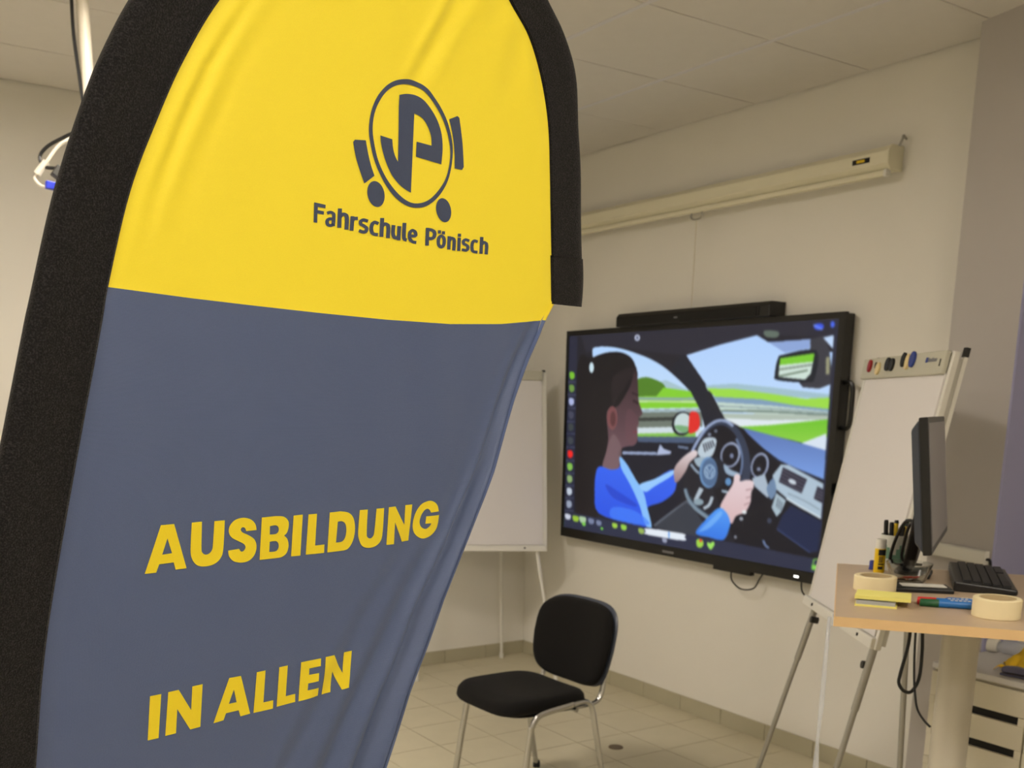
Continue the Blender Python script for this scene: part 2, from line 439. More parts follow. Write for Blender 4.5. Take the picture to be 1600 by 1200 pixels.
sleeve('sleeve_end', [((.6745, .1055), (.7425, .1085)), ((.681, .0772), (.7485, .086)), ((.6852, .058), (.7520, .064)), ((.6888, .0415), (.7530, .043))], 5, grow=0.012)['label'] = 'doubled cuff closing the free end of the sleeve'
# seam where sleeve and cloth are sewn together
seam_uv = cat_rom([(a[0], a[1], 0) for a, b in EDGE], 7)
seam_o = cat_rom([(b[0], b[1], 0) for a, b in EDGE], 7)
bm = B(); tube(bm, [P0+FR*(a+(b-a)*.045).x+FU*(a+(b-a)*.045).y+FN*0.0022-FB for a, b in zip(seam_uv, seam_o)], 0.0011, 5)
obj('seam', bm, 'sleeve_black', flag, smooth=True)
# rod, ground spike plate and cross foot under the cloth
rod = [fp(-.1425, -1.44), fp(-.143, -1.55), fp(-.128, -1.62)]; rod[2] = FB+Vector((0, 0, 0.055))
obj('pole', tube(B(), [p-FB for p in (rod[0], rod[1], rod[2], FB+Vector((0, 0, 0.02)))], 0.009, 12), 'alu', flag, smooth=True)
bm = B()
for k in range(4):
    a = k*math.pi/2+0.5; d = Vector((math.cos(a), math.sin(a), 0))
    bar(bm, d*0.02+Vector((0, 0, 0.010)), d*0.36+Vector((0, 0, 0.010)), 0.03, 0.012, Vector((0, 0, 1)).cross(d))
obj('cross_foot', bm, 'grey_metal', flag, bevel=0.002)
obj('socket', lathe(B(), [(0, 0.004), (.026, 0.004), (.026, .03), (.014, .04), (.014, .10), (0, .10)], 20), 'grey_metal', flag, smooth=True)

# ---------------- print on the cloth: outlines in drawing units, mapped into cloth metres
def mapper(ox, oy, s):
    def f(x, y):
        X = HF @ np.array([ox+x*s, oy+y*s, 1.0]); return (X[0]/X[2], X[1]/X[2])
    return f
m3 = mapper(480, 310, .18125); m4 = mapper(220, 770, .3); m5 = mapper(220, 1010, .2125); m7 = mapper(540, 110, .208333)
def loop(pts, n=6):
    """points (x, y) are corners, (x, y, 1) lie on a smooth curve"""
    N = len(pts); out = []
    for i in range(N):
        a, b = pts[i], pts[(i+1) % N]
        if len(a) == 3 or len(b) == 3:
            pa = pts[i-1] if len(a) == 3 else a; pd = pts[(i+2) % N] if len(b) == 3 else b
            A, Bv, C, D = [Vector((q[0], q[1])) for q in (pa, a, b, pd)]
            for k in range(n):
                t = k/n; out.append(tuple(0.5*((2*Bv)+(C-A)*t+(2*A-5*Bv+4*C-D)*t*t+(3*Bv-3*C+D-A)*t**3)))
        else: out.append((a[0], a[1]))
    return out
def print_shape(name, loops, mp, m, off=0.0007, dense=0.007, parent=None):
    L = [[mp(*p) for p in loop(l)] for l in loops]
    tri = tessellate_polygon([[Vector((x, y, 0)) for x, y in l] for l in L])
    flat = [p for l in L for p in l]
    bm = B(); V = [bm.verts.new((x, y, 0)) for x, y in flat]
    for t in tri:
        try: bm.faces.new([V[i] for i in t])
        except ValueError: pass
    for _ in range(6):
        E = [e for e in bm.edges if e.calc_length() > dense]
        if not E: break
        bmesh.ops.subdivide_edges(bm, edges=E, cuts=1)
        bmesh.ops.triangulate(bm, faces=[f for f in bm.faces if len(f.verts) > 3])
    for f in bm.faces:
        if f.normal.z < 0: f.normal_flip()
    bm.verts.index_update()
    UV = [(v.co.x, v.co.y) for v in bm.verts]; F = [[v.index for v in f.verts] for f in bm.faces]; bm.free()
    return to_flag(name, UV, F, m, off, parent=parent)
def strokes(name, lines, w, mp, m, off=0.0007, parent=None):
    V, F = [], []
    def add(poly):
        b = len(V); V.extend(mp(*p) for p in poly); F.append(list(range(b, b+len(poly))))
    for ln in lines:
        ln = [Vector(p) for p in ln]; closed = (ln[0]-ln[-1]).length < 1e-6 and len(ln) > 2
        P = cat_rom([(p.x, p.y, 0) for p in (ln[:-1] if closed else ln)], 4, closed) if len(ln) > 2 else [Vector((p.x, p.y, 0)) for p in ln]
        n = len(P); Q = []
        for i in range(n):
            a, c = (P[i-1], P[(i+1) % n]) if closed else (P[max(i-1, 0)], P[min(i+1, n-1)])
            t = (c-a).normalized(); hw = w*0.5*(1.0 if abs(t.y) > abs(t.x) else 0.86); nn = Vector((-t.y, t.x, 0))*hw
            Q.append(((P[i]+nn).xy, (P[i]-nn).xy))
        for i in range(n if closed else n-1):
            a, b = Q[i], Q[(i+1) % n]; add([a[0], a[1], b[1], b[0]])
    # all quads get the same facing
    F2 = []
    for f in F:
        s = sum(V[f[i]][0]*V[f[(i+1) % 4]][1]-V[f[(i+1) % 4]][0]*V[f[i]][1] for i in range(4)); F2.append(f if s > 0 else f[::-1])
    return to_flag(name, V, F2, m, off, parent=parent)
Y = 'print_yellow'; Nv = 'print_navy'
AUS = [
 [[(22, 423), (103, 168), (172, 162), (238, 393), (180, 400), (170, 362), (95, 372), (80, 416)], [(137, 237), (110, 322), (161, 314)]],
 [[(265, 155), (318, 150), (316, 285, 1), (321, 312, 1), (337, 322, 1), (356, 316, 1), (370, 298, 1), (375, 270, 1), (382, 147), (434, 142), (428, 285, 1), (415, 338, 1), (380, 372, 1), (330, 384, 1), (290, 375, 1), (265, 340, 1), (259, 290, 1)]],
 [[(597, 192), (590, 160, 1), (565, 136, 1), (525, 128, 1), (485, 141, 1), (459, 172, 1), (455, 205, 1), (470, 232, 1), (505, 251, 1), (530, 264, 1), (540, 281, 1), (531, 300, 1), (517, 304, 1), (507, 290), (452, 300), (457, 330, 1), (480, 355, 1), (520, 362, 1), (560, 350, 1), (588, 318, 1), (597, 275, 1), (585, 240, 1), (555, 219, 1), (525, 205, 1), (515, 190, 1), (523, 178, 1), (536, 181, 1), (543, 198)]],
 [[(625, 127), (700, 120), (740, 123, 1), (763, 145, 1), (765, 175, 1), (757, 205, 1), (742, 222), (759, 240, 1), (765, 275, 1), (755, 312, 1), (730, 333, 1), (700, 339), (613, 348)], [(668, 172), (698, 168, 1), (712, 178, 1), (713, 198, 1), (699, 213, 1), (667, 216)], [(667, 254), (698, 250, 1), (712, 262, 1), (713, 285, 1), (699, 303, 1), (664, 307)]],
 [[(790, 117), (836, 111), (825, 325), (778, 330)]],
 [[(865, 110), (908, 106), (899, 272), (947, 266), (945, 310), (852, 320)]],
 [[(975, 100), (1032, 94), (1075, 102, 1), (1100, 130, 1), (1108, 185, 1), (1098, 245, 1), (1070, 290, 1), (1026, 301), (962, 308)], [(1018, 148), (1040, 146, 1), (1058, 160, 1), (1063, 195, 1), (1056, 232, 1), (1039, 252, 1), (1008, 257)]],
 [[(1132, 88), (1172, 84), (1167, 205, 1), (1171, 228, 1), (1184, 235, 1), (1197, 225, 1), (1205, 200, 1), (1216, 80), (1255, 76), (1248, 195, 1), (1238, 245, 1), (1210, 275, 1), (1175, 284, 1), (1145, 275, 1), (1128, 240, 1), (1124, 200, 1)]],
 [[(1280, 72), (1315, 68), (1362, 165), (1368, 62), (1404, 58), (1385, 246), (1350, 252), (1313, 150), (1306, 264), (1267, 268)]],
 [[(1538, 93), (1530, 60, 1), (1510, 42, 1), (1485, 40, 1), (1450, 58, 1), (1422, 100, 1), (1408, 155, 1), (1412, 200, 1), (1435, 228, 1), (1465, 234, 1), (1505, 215, 1), (1532, 175, 1), (1541, 112), (1475, 120), (1470, 158), (1500, 155), (1490, 172, 1), (1470, 185, 1), (1450, 175, 1), (1442, 150, 1), (1450, 115, 1), (1465, 90, 1), (1480, 80, 1), (1492, 86, 1), (1498, 100)]]]
ALL = [
 [[(75, 370), (155, 352), (138, 678), (60, 697)]],
 [[(205, 338), (280, 320), (372, 470), (380, 295), (457, 278), (440, 592), (365, 612), (270, 462), (262, 640), (185, 662)]],
 [[(652, 233), (735, 216), (802, 493), (733, 515), (720, 470), (630, 493), (612, 545), (538, 567)], [(685, 317), (650, 424), (705, 410)]],
 [[(848, 188), (912, 174), (897, 410), (970, 393), (967, 455), (825, 488)]],
 [[(1015, 152), (1078, 138), (1063, 365), (1133, 347), (1131, 407), (995, 443)]],
 [[(1175, 115), (1315, 83), (1312, 140), (1233, 160), (1231, 207), (1299, 191), (1296, 250), (1224, 270), (1219, 320), (1299, 300), (1297, 360), (1155, 402)]],
 [[(1347, 73), (1410, 58), (1478, 193), (1492, 43), (1548, 30), (1515, 297), (1466, 313), (1403, 182), (1390, 335), (1328, 354)]]]
for g in AUS: print_shape('letter', g, m4, Y)
for g in ALL: print_shape('letter', g, m5, Y)
SML = [
 ([[(150, 128), (180, 119), (205, 133), (208, 165), (203, 238)], [(206, 178), (168, 177), (150, 198), (158, 225), (182, 233), (206, 222)]], 27),
 ([[(261, 86), (255, 252)], [(256, 165), (280, 139), (310, 142), (321, 175), (317, 268)]], 31),
 ([[(369, 153), (361, 277)], [(364, 200), (380, 175), (415, 172)]], 30),
 ([[(502, 196), (465, 185), (440, 197), (441, 221), (470, 238), (490, 258), (482, 285), (455, 288), (424, 275)]], 28),
 ([[(592, 218), (560, 205), (537, 225), (530, 262), (538, 295), (560, 309), (588, 311)]], 29),
 ([[(624, 168), (617, 330)], [(618, 245), (640, 222), (667, 226), (677, 255), (673, 341)]], 30),
 ([[(722, 229), (717, 295), (728, 333), (752, 338), (768, 318)], [(771, 238), (765, 360)]], 29),
 ([[(816, 210), (811, 320), (817, 350), (836, 358)]], 29),
 ([[(918, 379), (885, 372), (862, 345), (862, 298), (885, 275), (909, 292), (909, 322), (866, 322)]], 27),
 ([[(1016, 253), (1010, 406)], [(1015, 267), (1055, 274), (1076, 297), (1070, 332), (1045, 346), (1012, 341)]], 28),
 ([[(1134, 322), (1157, 345), (1156, 395), (1133, 419), (1110, 395), (1111, 345), (1134, 322)]], 26),
 ([[(1118, 274), (1117, 302)], [(1153, 282), (1152, 310)]], 24),
 ([[(1203, 325), (1198, 440)], [(1199, 375), (1215, 345), (1236, 346), (1246, 370), (1241, 448)]], 26),
 ([[(1289, 338), (1284, 452)], [(1291, 303), (1290, 330)]], 25),
 ([[(1376, 366), (1345, 355), (1326, 368), (1329, 390), (1355, 405), (1364, 425), (1350, 447), (1311, 440)]], 25),
 ([[(1449, 374), (1420, 365), (1403, 385), (1399, 425), (1408, 455), (1447, 463)]], 25),
 ([[(1484, 332), (1477, 477)], [(1479, 402), (1497, 380), (1518, 384), (1527, 410), (1522, 482)]], 26)]
print_shape('letter', [[(40, 33), (138, 55), (136, 85), (72, 72), (70, 100), (124, 112), (122, 140), (68, 130), (66, 210), (35, 205)]], m3, Nv)
for ln, w in SML: strokes('letter', ln, w*1.14, m3, Nv)
lo = [(420, 67, 1), (500, 78, 1), (580, 125, 1), (650, 210, 1), (710, 310, 1), (755, 420, 1), (783, 560, 1), (780, 680, 1), (750, 820, 1), (690, 930, 1), (610, 1005, 1), (530, 1030, 1), (440, 1015, 1), (350, 950, 1), (270, 840, 1), (205, 700, 1), (170, 570, 1), (155, 450, 1), (170, 320, 1), (210, 210, 1), (270, 130, 1), (340, 82, 1)]
li = [(425, 105, 1), (490, 115, 1), (560, 150, 1), (630, 230, 1), (690, 330, 1), (735, 440, 1), (763, 570, 1), (762, 680, 1), (735, 800, 1), (680, 895, 1), (605, 970, 1), (525, 997, 1), (450, 982, 1), (370, 920, 1), (290, 815, 1), (230, 690, 1), (198, 565, 1), (183, 450, 1), (195, 330, 1), (235, 230, 1), (290, 155, 1), (355, 115, 1)]
lg = print_shape('emblem_ring', [lo, li], m7, Nv); lg['label'] = 'navy ring of the printed emblem'
print_shape('emblem_monogram', [[(383, 185), (440, 177, 1), (500, 185, 1), (560, 220, 1), (620, 290, 1), (670, 380, 1), (700, 480, 1), (708, 590, 1), (698, 705), (508, 648), (513, 535), (625, 565), (622, 500, 1), (600, 430, 1), (565, 370, 1), (530, 340, 1), (495, 325), (470, 917), (400, 872, 1), (330, 790, 1), (280, 680, 1), (250, 570, 1), (240, 488), (330, 517), (335, 580, 1), (350, 640, 1), (372, 685)]], m7, Nv)
print_shape('emblem_ear', [[(37, 538), (50, 520), (132, 525), (150, 625, 1), (172, 715, 1), (197, 790), (122, 848), (85, 745, 1), (55, 640, 1)]], m7, Nv)
print_shape('emblem_ear', [[(757, 368), (820, 343), (835, 357), (858, 540, 1), (868, 725), (855, 747), (798, 735), (797, 610, 1), (782, 480, 1)]], m7, Nv)
for cx, cy, rx, ry in ((208, 927, 64, 97), (716, 1048, 56, 90)):
    print_shape('emblem_foot', [[(cx+rx*math.cos(a*math.pi/8)+0.12*ry*math.sin(a*math.pi/8), cy+ry*math.sin(a*math.pi/8), 1) for a in range(16)]], m7, Nv)
# ================================================================== WALL DISPLAY
TVX, TY0, TY1, TZ0, TZ1 = 3.715, 3.010, 4.975, 0.830, 2.010
tv = thing('wall_display', 'huge black framed wall display showing a woman driving a car', 'display', (XR, (TY0+TY1)/2, TZ0))
def lt(root, bm):
    o = Vector(root.location); bmesh.ops.translate(bm, verts=bm.verts, vec=-o); return bm
SY0, SY1, SZ0, SZ1 = 3.043, 4.949, 0.882, 1.982
obj('body', lt(tv, bx(TVX+0.006, XR-0.012, TY0+0.004, TY1-0.004, TZ0+0.006, TZ1-0.004)), 'bezel', tv, bevel=0.004)
for a in ((TY0, SY0), (SY1, TY1)): obj('bezel_side', lt(tv, bx(TVX-0.002, TVX+0.02, a[0], a[1], TZ0, TZ1)), 'bezel', tv)
obj('bezel_top', lt(tv, bx(TVX-0.002, TVX+0.02, SY0, SY1, SZ1, TZ1)), 'bezel', tv)
bz = obj('bezel_bottom', lt(tv, bx(TVX-0.004, TVX+0.02, SY0, SY1, TZ0, SZ0)), 'bezel', tv)
obj('maker_mark', lt(tv, bx(TVX-0.0046, TVX-0.0038, 3.985, 4.07, 0.846, 0.858)), 'grey_text', bz)
obj('power_light', lt(tv, bx(TVX-0.0046, TVX-0.0038, 3.150, 3.178, 0.846, 0.857)), 'led_white', bz)
obj('wall_mount', lt(tv, bx(XR-0.013, XR, 3.6, 4.4, 1.2, 1.7)), 'grey_metal', tv)
bm = B(); tube(bm, cat_rom([(TVX+0.035, TY0+0.01, 1.715), (TVX+0.035, TY0-0.035, 1.71), (TVX+0.035, TY0-0.042, 1.62), (TVX+0.035, TY0-0.035, 1.53), (TVX+0.035, TY0+0.01, 1.525)], 5), 0.010, 8)
obj('carry_handle', lt(tv, bm), 'bezel', tv, smooth=True)
obj('side_connector', lt(tv, bx(TVX+0.03, TVX+0.06, TY0-0.03, TY0+0.01, 1.235, 1.285)), 'bezel', tv)
obj('ports', lt(tv, bx(TVX+0.002, TVX+0.03, 3.45, 3.70, TZ0-0.020, TZ0+0.002)), 'bezel', tv)

# --- the picture on the screen: painted into a fine grid of vertex colours that the screen emits
HT = np.array([[0.007080596516665596, 0.0002110111544654767, -6.41230074477229], [0.0012809500468704937, -0.007551869679325655, 5.1093273638293075], [0.001624930439609876, -0.00029388339251056484, 1.0]])
GW, GH, SS = 448, 258, 2
IMG = np.zeros((GH*SS, GW*SS, 3)); IMG[:] = (34, 34, 44)
YY, XX = np.mgrid[0:GH*SS, 0:GW*SS]
def cv(pts, c):
    ox, oy, s = c; P = np.array([(ox+p[0]*s, oy+p[1]*s, 1.0) for p in pts]) @ HT.T
    return np.stack([P[:, 0]/P[:, 2]*GW*SS, (1-P[:, 1]/P[:, 2])*GH*SS], 1)
A3 = (860, 460, .38344); A5 = (1040, 640, .21669); A6 = (870, 500, .30)
def mask(P):
    x0, y0 = np.floor(P.min(0)).astype(int); x1, y1 = np.ceil(P.max(0)).astype(int)
    x0, y0 = max(x0, 0), max(y0, 0); x1, y1 = min(x1, GW*SS), min(y1, GH*SS)
    if x1 <= x0 or y1 <= y0: return None
    xs, ys_ = XX[y0:y1, x0:x1]+.5, YY[y0:y1, x0:x1]+.5; ins = np.zeros(xs.shape, bool); n = len(P)
    for i in range(n):
        (ax, ay), (bx_, by) = P[i], P[(i+1) % n]
        if ay == by: continue
        c = ((ay > ys_) != (by > ys_)) & (xs < (bx_-ax)*(ys_-ay)/(by-ay)+ax); ins ^= c
    return slice(y0, y1), slice(x0, x1), ins
def poly(pts, col, c=A3, col2=None, horiz=False, smooth=True, a=1.0):
    P = [(q[0], q[1]) for q in (loop([(x, y, 1) for x, y in pts], 4) if smooth else pts)]
    m = mask(cv(P, c))
    if m is None: return
    sy, sx, ins = m; col = np.array(col, float)
    if col2 is not None:
        t = (np.linspace(0, 1, ins.shape[1])[None, :] if horiz else np.linspace(0, 1, ins.shape[0])[:, None])*np.ones(ins.shape)
        C = col*(1-t[..., None])+np.array(col2, float)*t[..., None]
    else: C = np.broadcast_to(col, ins.shape+(3,))
    R = IMG[sy, sx]; R[ins] = R[ins]*(1-a)+C[ins]*a
def line(pts, w, col, c=A3, smooth=True):
    P = [Vector((x, y, 0)) for x, y in pts]
    if smooth and len(P) > 2: P = cat_rom(P, 5)
    n = len(P); ws = w if isinstance(w, (list, tuple)) else [w, w]
    Lf, Rt = [], []
    for i in range(n):
        t = (P[min(i+1, n-1)]-P[max(i-1, 0)]).normalized(); k = i/(n-1); hw = (ws[0]*(1-k)+ws[1]*k)/2
        Lf.append((P[i].x-t.y*hw, P[i].y+t.x*hw)); Rt.append((P[i].x+t.y*hw, P[i].y-t.x*hw))
    poly(Lf+Rt[::-1], col, c, smooth=False)
def ell(cx, cy, rx, ry, col, c=A3, n=20, rot=0.0, a=1.0):
    poly([(cx+rx*math.cos(2*math.pi*k/n)*math.cos(rot)-ry*math.sin(2*math.pi*k/n)*math.sin(rot), cy+rx*math.cos(2*math.pi*k/n)*math.sin(rot)+ry*math.sin(2*math.pi*k/n)*math.cos(rot)) for k in range(n)], col, c, smooth=False, a=a)
def blurimg(r):
    global IMG
    for ax in (0, 1):
        IMG = sum(np.roll(IMG, k, ax) for k in range(-r, r+1))/(2*r+1)
F_ = False
poly([(120, 150), (1165, 110), (1150, 330), (1090, 1090), (640, 1000), (110, 900)], (36, 35, 43), smooth=F_)
poly([(120, 145), (560, 118), (1170, 100), (1165, 190), (860, 178), (560, 255), (420, 240), (250, 205), (150, 240)], (44, 43, 54), smooth=F_)
# side window
poly([(175, 232), (200, 215), (255, 216), (300, 225), (350, 241), (410, 265), (470, 300), (530, 352), (580, 405), (612, 455), (625, 500), (618, 585), (360, 582), (300, 480), (200, 330)], (178, 212, 252), col2=(205, 225, 245))
poly([(350, 385), (480, 355), (560, 392), (600, 410), (610, 440), (350, 432)], (165, 195, 205), smooth=F_)
poly([(355, 360), (390, 342), (430, 350), (470, 372), (480, 405), (440, 420), (350, 425)], (82, 128, 40))
poly([(470, 385), (600, 405), (622, 468), (350, 470), (350, 420), (440, 420)], (132, 205, 52), smooth=F_)
line([(350, 428), (480, 432), (612, 432)], 10, (140, 165, 170)); line([(350, 440), (615, 445)], 6, (205, 225, 190))
poly([(350, 476), (625, 474), (628, 545), (350, 550)], (112, 122, 112), smooth=F_)
line([(350, 482), (625, 480)], 7, (170, 195, 205)); line([(350, 515), (520, 512)], 14, (58, 62, 58))
poly([(350, 548), (540, 545), (628, 560), (628, 572), (350, 576)], (206, 220, 226), smooth=F_)
poly([(355, 572), (600, 568), (600, 592), (355, 588)], (130, 190, 80), smooth=F_)
# windscreen
poly([(563, 255), (700, 214), (850, 178), (895, 207), (1063, 197), (1068, 245), (1152, 250), (1140, 400), (1128, 645), (1020, 610), (790, 550), (718, 512), (660, 400)], (176, 208, 252), col2=(196, 222, 250), smooth=F_)
poly([(895, 207), (1063, 197), (1060, 235), (960, 250)], (140, 165, 215), smooth=F_)
poly([(640, 378), (760, 372), (900, 388), (1140, 420), (1140, 440), (650, 400)], (160, 192, 205), smooth=F_)
poly([(645, 390), (760, 394), (900, 414), (1040, 436), (1138, 432), (1132, 485), (1000, 474), (860, 456), (680, 425)], (156, 218, 74), smooth=F_)
poly([(672, 424), (860, 436), (1000, 462), (1135, 478), (1132, 492), (1000, 482), (690, 446)], (128, 158, 186), smooth=F_)
poly([(685, 446), (900, 462), (1132, 488), (1130, 520), (700, 480)], (196, 216, 205), smooth=F_)
line([(700, 482), (900, 486), (1130, 502)], 9, (118, 136, 128)); line([(690, 462), (900, 474), (1130, 494)], 4, (120, 140, 150))
poly([(708, 492), (900, 496), (1130, 505), (1130, 540), (790, 552), (718, 514)], (176, 190, 178), smooth=F_)
poly([(718, 512), (900, 520), (1130, 520), (1130, 535), (790, 552)], (222, 232, 238), smooth=F_)
poly([(775, 546), (900, 540), (1130, 518), (1124, 588), (1030, 612), (900, 580)], (112, 194, 48), col2=(140, 206, 70), smooth=F_)
poly([(1020, 614), (1120, 575), (1118, 648), (1040, 625)], (214, 226, 240), smooth=F_)
# bonnet / dash top
poly([(790, 550), (880, 574), (1020, 612), (1120, 642), (1112, 758), (1000, 712), (930, 678), (880, 640), (820, 588)], (92, 118, 178), col2=(120, 158, 226), smooth=F_)
poly([(715, 515), (790, 556), (870, 632), (950, 692), (1112, 765), (1095, 1085), (760, 1020), (640, 720), (660, 560)], (26, 25, 33), smooth=F_)
line([(905, 668), (1000, 716), (1112, 766)], 6, (40, 45, 62))
# pillar
poly([(545, 250), (600, 330), (650, 420), (712, 512), (640, 560), (620, 480), (575, 392), (500, 310)], (34, 36, 46), smooth=F_)
# interior mirror
poly([(1062, 195), (1115, 186), (1135, 235), (1150, 375), (1095, 396), (1030, 390), (1015, 370), (1060, 352)], (58, 58, 66), smooth=F_)
poly([(1112, 192), (1156, 182), (1150, 238)], (190, 214, 246), smooth=F_)
poly([(932, 275), (955, 258), (1085, 243), (1078, 350), (1050, 370), (930, 360), (920, 335)], (30, 34, 42))
poly([(942, 272), (1078, 254), (1072, 290), (938, 304)], (122, 200, 52), smooth=F_)
poly([(938, 300), (1072, 288), (1062, 335), (1040, 360), (935, 348)], (205, 224, 214), smooth=F_)
line([(936, 318), (1068, 300)], 7, (120, 136, 122)); line([(936, 345), (1050, 322)], 6, (90, 110, 90))
line([(1130, 270), (1128, 340)], 14, (150, 150, 120)); poly([(880, 160), (935, 165), (930, 188), (885, 185)], (96, 110, 100))
# door with handle and side mirror
poly([(300, 583), (600, 588), (585, 640), (560, 700), (540, 840), (430, 950), (380, 780), (300, 660)], (30, 31, 42), smooth=F_)
poly([(360, 584), (606, 586), (590, 612), (365, 606)], (74, 90, 118), smooth=F_)
line([(300, 650), (440, 653)], 12, (150, 164, 196)); poly([(455, 615), (470, 634), (502, 645), (495, 656), (440, 660), (448, 636)], (172, 184, 214), smooth=F_)
line([(528, 625), (570, 632)], 10, (110, 124, 150))
ell(545, 532, 42, 50, (30, 32, 38), rot=0.2); ell(547, 530, 34, 42, (196, 214, 214), rot=0.2); poly([(515, 540), (570, 545), (562, 570), (530, 562)], (120, 170, 120))
poly([(580, 485), (612, 494), (614, 552), (575, 572), (572, 530)], (222, 48, 42))
# body: hair, face, neck, blouse
poly([(112, 300), (170, 262), (230, 240), (290, 238), (335, 260), (356, 300), (362, 350), (330, 480), (300, 640), (210, 720), (190, 920), (108, 905)], (28, 25, 28), col2=(36, 31, 32))
poly([(415, 250), (430, 300), (434, 372), (437, 430), (455, 485), (453, 500), (434, 520), (436, 545), (428, 562), (430, 600), (428, 636), (410, 660), (378, 664), (348, 674), (330, 700), (333, 775), (290, 790), (245, 770), (262, 700), (275, 620), (268, 480), (330, 450), (395, 340)], (56, 41, 45), A6, col2=(122, 90, 98))
poly([(300, 600), (345, 672), (330, 770), (300, 790), (245, 775), (262, 700)], (120, 96, 100), A6, a=0.8)
poly([(378, 470), (436, 520), (428, 600), (425, 645), (390, 655), (365, 600)], (112, 74, 82), A6, a=0.35)
poly([(318, 420), (400, 300), (420, 250), (300, 300), (300, 470)], (40, 33, 36), A6)
ell(296, 515, 28, 62, (122, 76, 78), A6); ell(300, 520, 15, 40, (92, 56, 58), A6)
line([(405, 425), (436, 440)], 12, (50, 34, 38), A6); line([(400, 385), (436, 400)], 8, (46, 32, 36), A6); line([(405, 590), (430, 588)], 8, (120, 60, 70), A6)
ell(186, 250, 12, 28, (202, 226, 236), A6)
poly([(210, 800), (232, 768), (290, 785), (335, 772), (338, 720), (380, 765), (440, 862), (520, 832), (620, 785), (627, 888), (560, 950), (478, 985), (500, 1078), (400, 1066), (225, 1012), (203, 900)], (58, 104, 240), A6, col2=(44, 84, 226))
poly([(335, 718), (365, 745), (420, 835), (460, 900), (480, 980), (503, 1080), (470, 1070), (440, 970), (390, 860), (345, 780)], (134, 190, 250), A6)
poly([(440, 862), (520, 832), (620, 786), (610, 815), (520, 870), (470, 900)], (150, 200, 252), A6)
poly([(260, 860), (330, 900), (420, 960), (410, 975), (300, 930)], (34, 60, 190), A6, a=0.6); poly([(300, 980), (420, 1000), (490, 1070), (300, 1040)], (70, 130, 250), A6, a=0.7)
line([(430, 945), (520, 885), (590, 845)], [10, 40], (86, 92, 104)); poly([(430, 950), (560, 850), (590, 870), (640, 950), (600, 985)], (56, 60, 70), smooth=F_)
# dials
for cx, cy, rx, ry in ((478, 335, 70, 92), (686, 410, 62, 92)):
    ell(cx, cy, rx, ry, (150, 162, 190), A5, rot=0.25); ell(cx-2, cy+2, rx-13, ry-15, (27, 26, 34), A5, rot=0.25)
ell(488, 342, 14, 18, (120, 130, 160), A5); ell(678, 436, 14, 14, (130, 140, 165), A5)
poly([(630, 500), (720, 470), (755, 600), (740, 640), (650, 560)], (168, 184, 200), A5, smooth=F_)
# air vents and panel
poly([(245, 305), (290, 222), (360, 212), (380, 245), (345, 345), (270, 352)], (186, 202, 214), A5)
for k in range(5): line([(285+k*16, 255-k*6), (300+k*16, 315-k*10)], 8, (44, 44, 54), A5)
ell(330, 190, 14, 12, (120, 130, 150), A5); ell(375, 165, 12, 12, (110, 120, 140), A5)
poly([(220, 365), (290, 350), (310, 400), (250, 420)], (158, 178, 192), A5)
poly([(775, 480), (835, 402), (890, 408), (1135, 540), (1130, 765), (1112, 785), (960, 700), (870, 640), (790, 570)], (172, 192, 208), A5, smooth=F_)
poly([(848, 422), (1016, 508), (976, 606), (818, 526)], (46, 43, 56), A5, smooth=F_)
for k in range(4): line([(842-7*k, 442+22*k), (1008-9*k, 528+22*k)], 6, (104, 104, 124), A5)
ell(912, 525, 30, 16, (200, 210, 220), A5, rot=0.5)
poly([(1086, 556), (1128, 578), (1122, 675), (1060, 642)], (46, 43, 56), A5, smooth=F_)
for k in range(3): line([(1084-6*k, 580+22*k), (1124, 602+22*k)], 6, (110, 112, 130), A5)
line([(870, 640), (960, 695), (1112, 780)], 14, (210, 224, 232), A5); line([(880, 606), (1000, 660), (1100, 720)], 6, (120, 135, 150), A5)
poly([(735, 560), (780, 500), (800, 590), (765, 650), (740, 610)], (110, 136, 168), A5)
poly([(800, 602), (868, 655), (832, 738), (800, 770), (765, 705)], (166, 186, 198), A5, smooth=F_)
for k in range(3): line([(812+14*k, 640+12*k), (800+14*k, 705+10*k)], 6, (80, 90, 104), A5)
poly([(900, 690), (1110, 800), (1085, 1010), (1030, 1020), (800, 852), (840, 760)], (30, 40, 72), A5, smooth=F_); line([(800, 856), (1030, 1018)], 8, (60, 74, 120), A5)
ell(750, 798, 16, 20, (60, 66, 84), A5); ell(552, 786, 14, 14, (150, 156, 166), A5); ell(510, 915, 10, 12, (130, 136, 150), A5)
line([(705, 935), (720, 970), (745, 990)], 14, (110, 130, 170), A5)
# steering wheel
W1 = [(560, 560), (590, 480), (592, 390), (580, 300), (548, 210), (505, 150), (440, 108), (375, 112), (310, 155), (255, 220), (215, 300)]
line(W1, [62, 26], (52, 60, 80), A5); line([(500, 130), (450, 96), (390, 92), (330, 125), (280, 180), (225, 270), (205, 310)], [22, 18], (150, 166, 200), A5)
line([(548, 480), (562, 390), (552, 300), (520, 220)], 16, (98, 116, 150), A5)
line([(155, 575), (175, 640), (230, 715), (320, 782)], [24, 32], (120, 140, 156), A5); line([(165, 570), (190, 640), (245, 705), (330, 768)], [8, 12], (54, 64, 78), A5)
line([(195, 400), (235, 450), (265, 470)], 18, (140, 158, 176), A5)
ell(352, 462, 98, 118, (34, 36, 46), A5); ell(322, 460, 66, 112, (104, 142, 186), A5); ell(330, 460, 58, 98, (80, 106, 142), A5)
ell(330, 455, 40, 52, (164, 190, 216), A5); ell(330, 455, 32, 43, (84, 112, 150), A5)
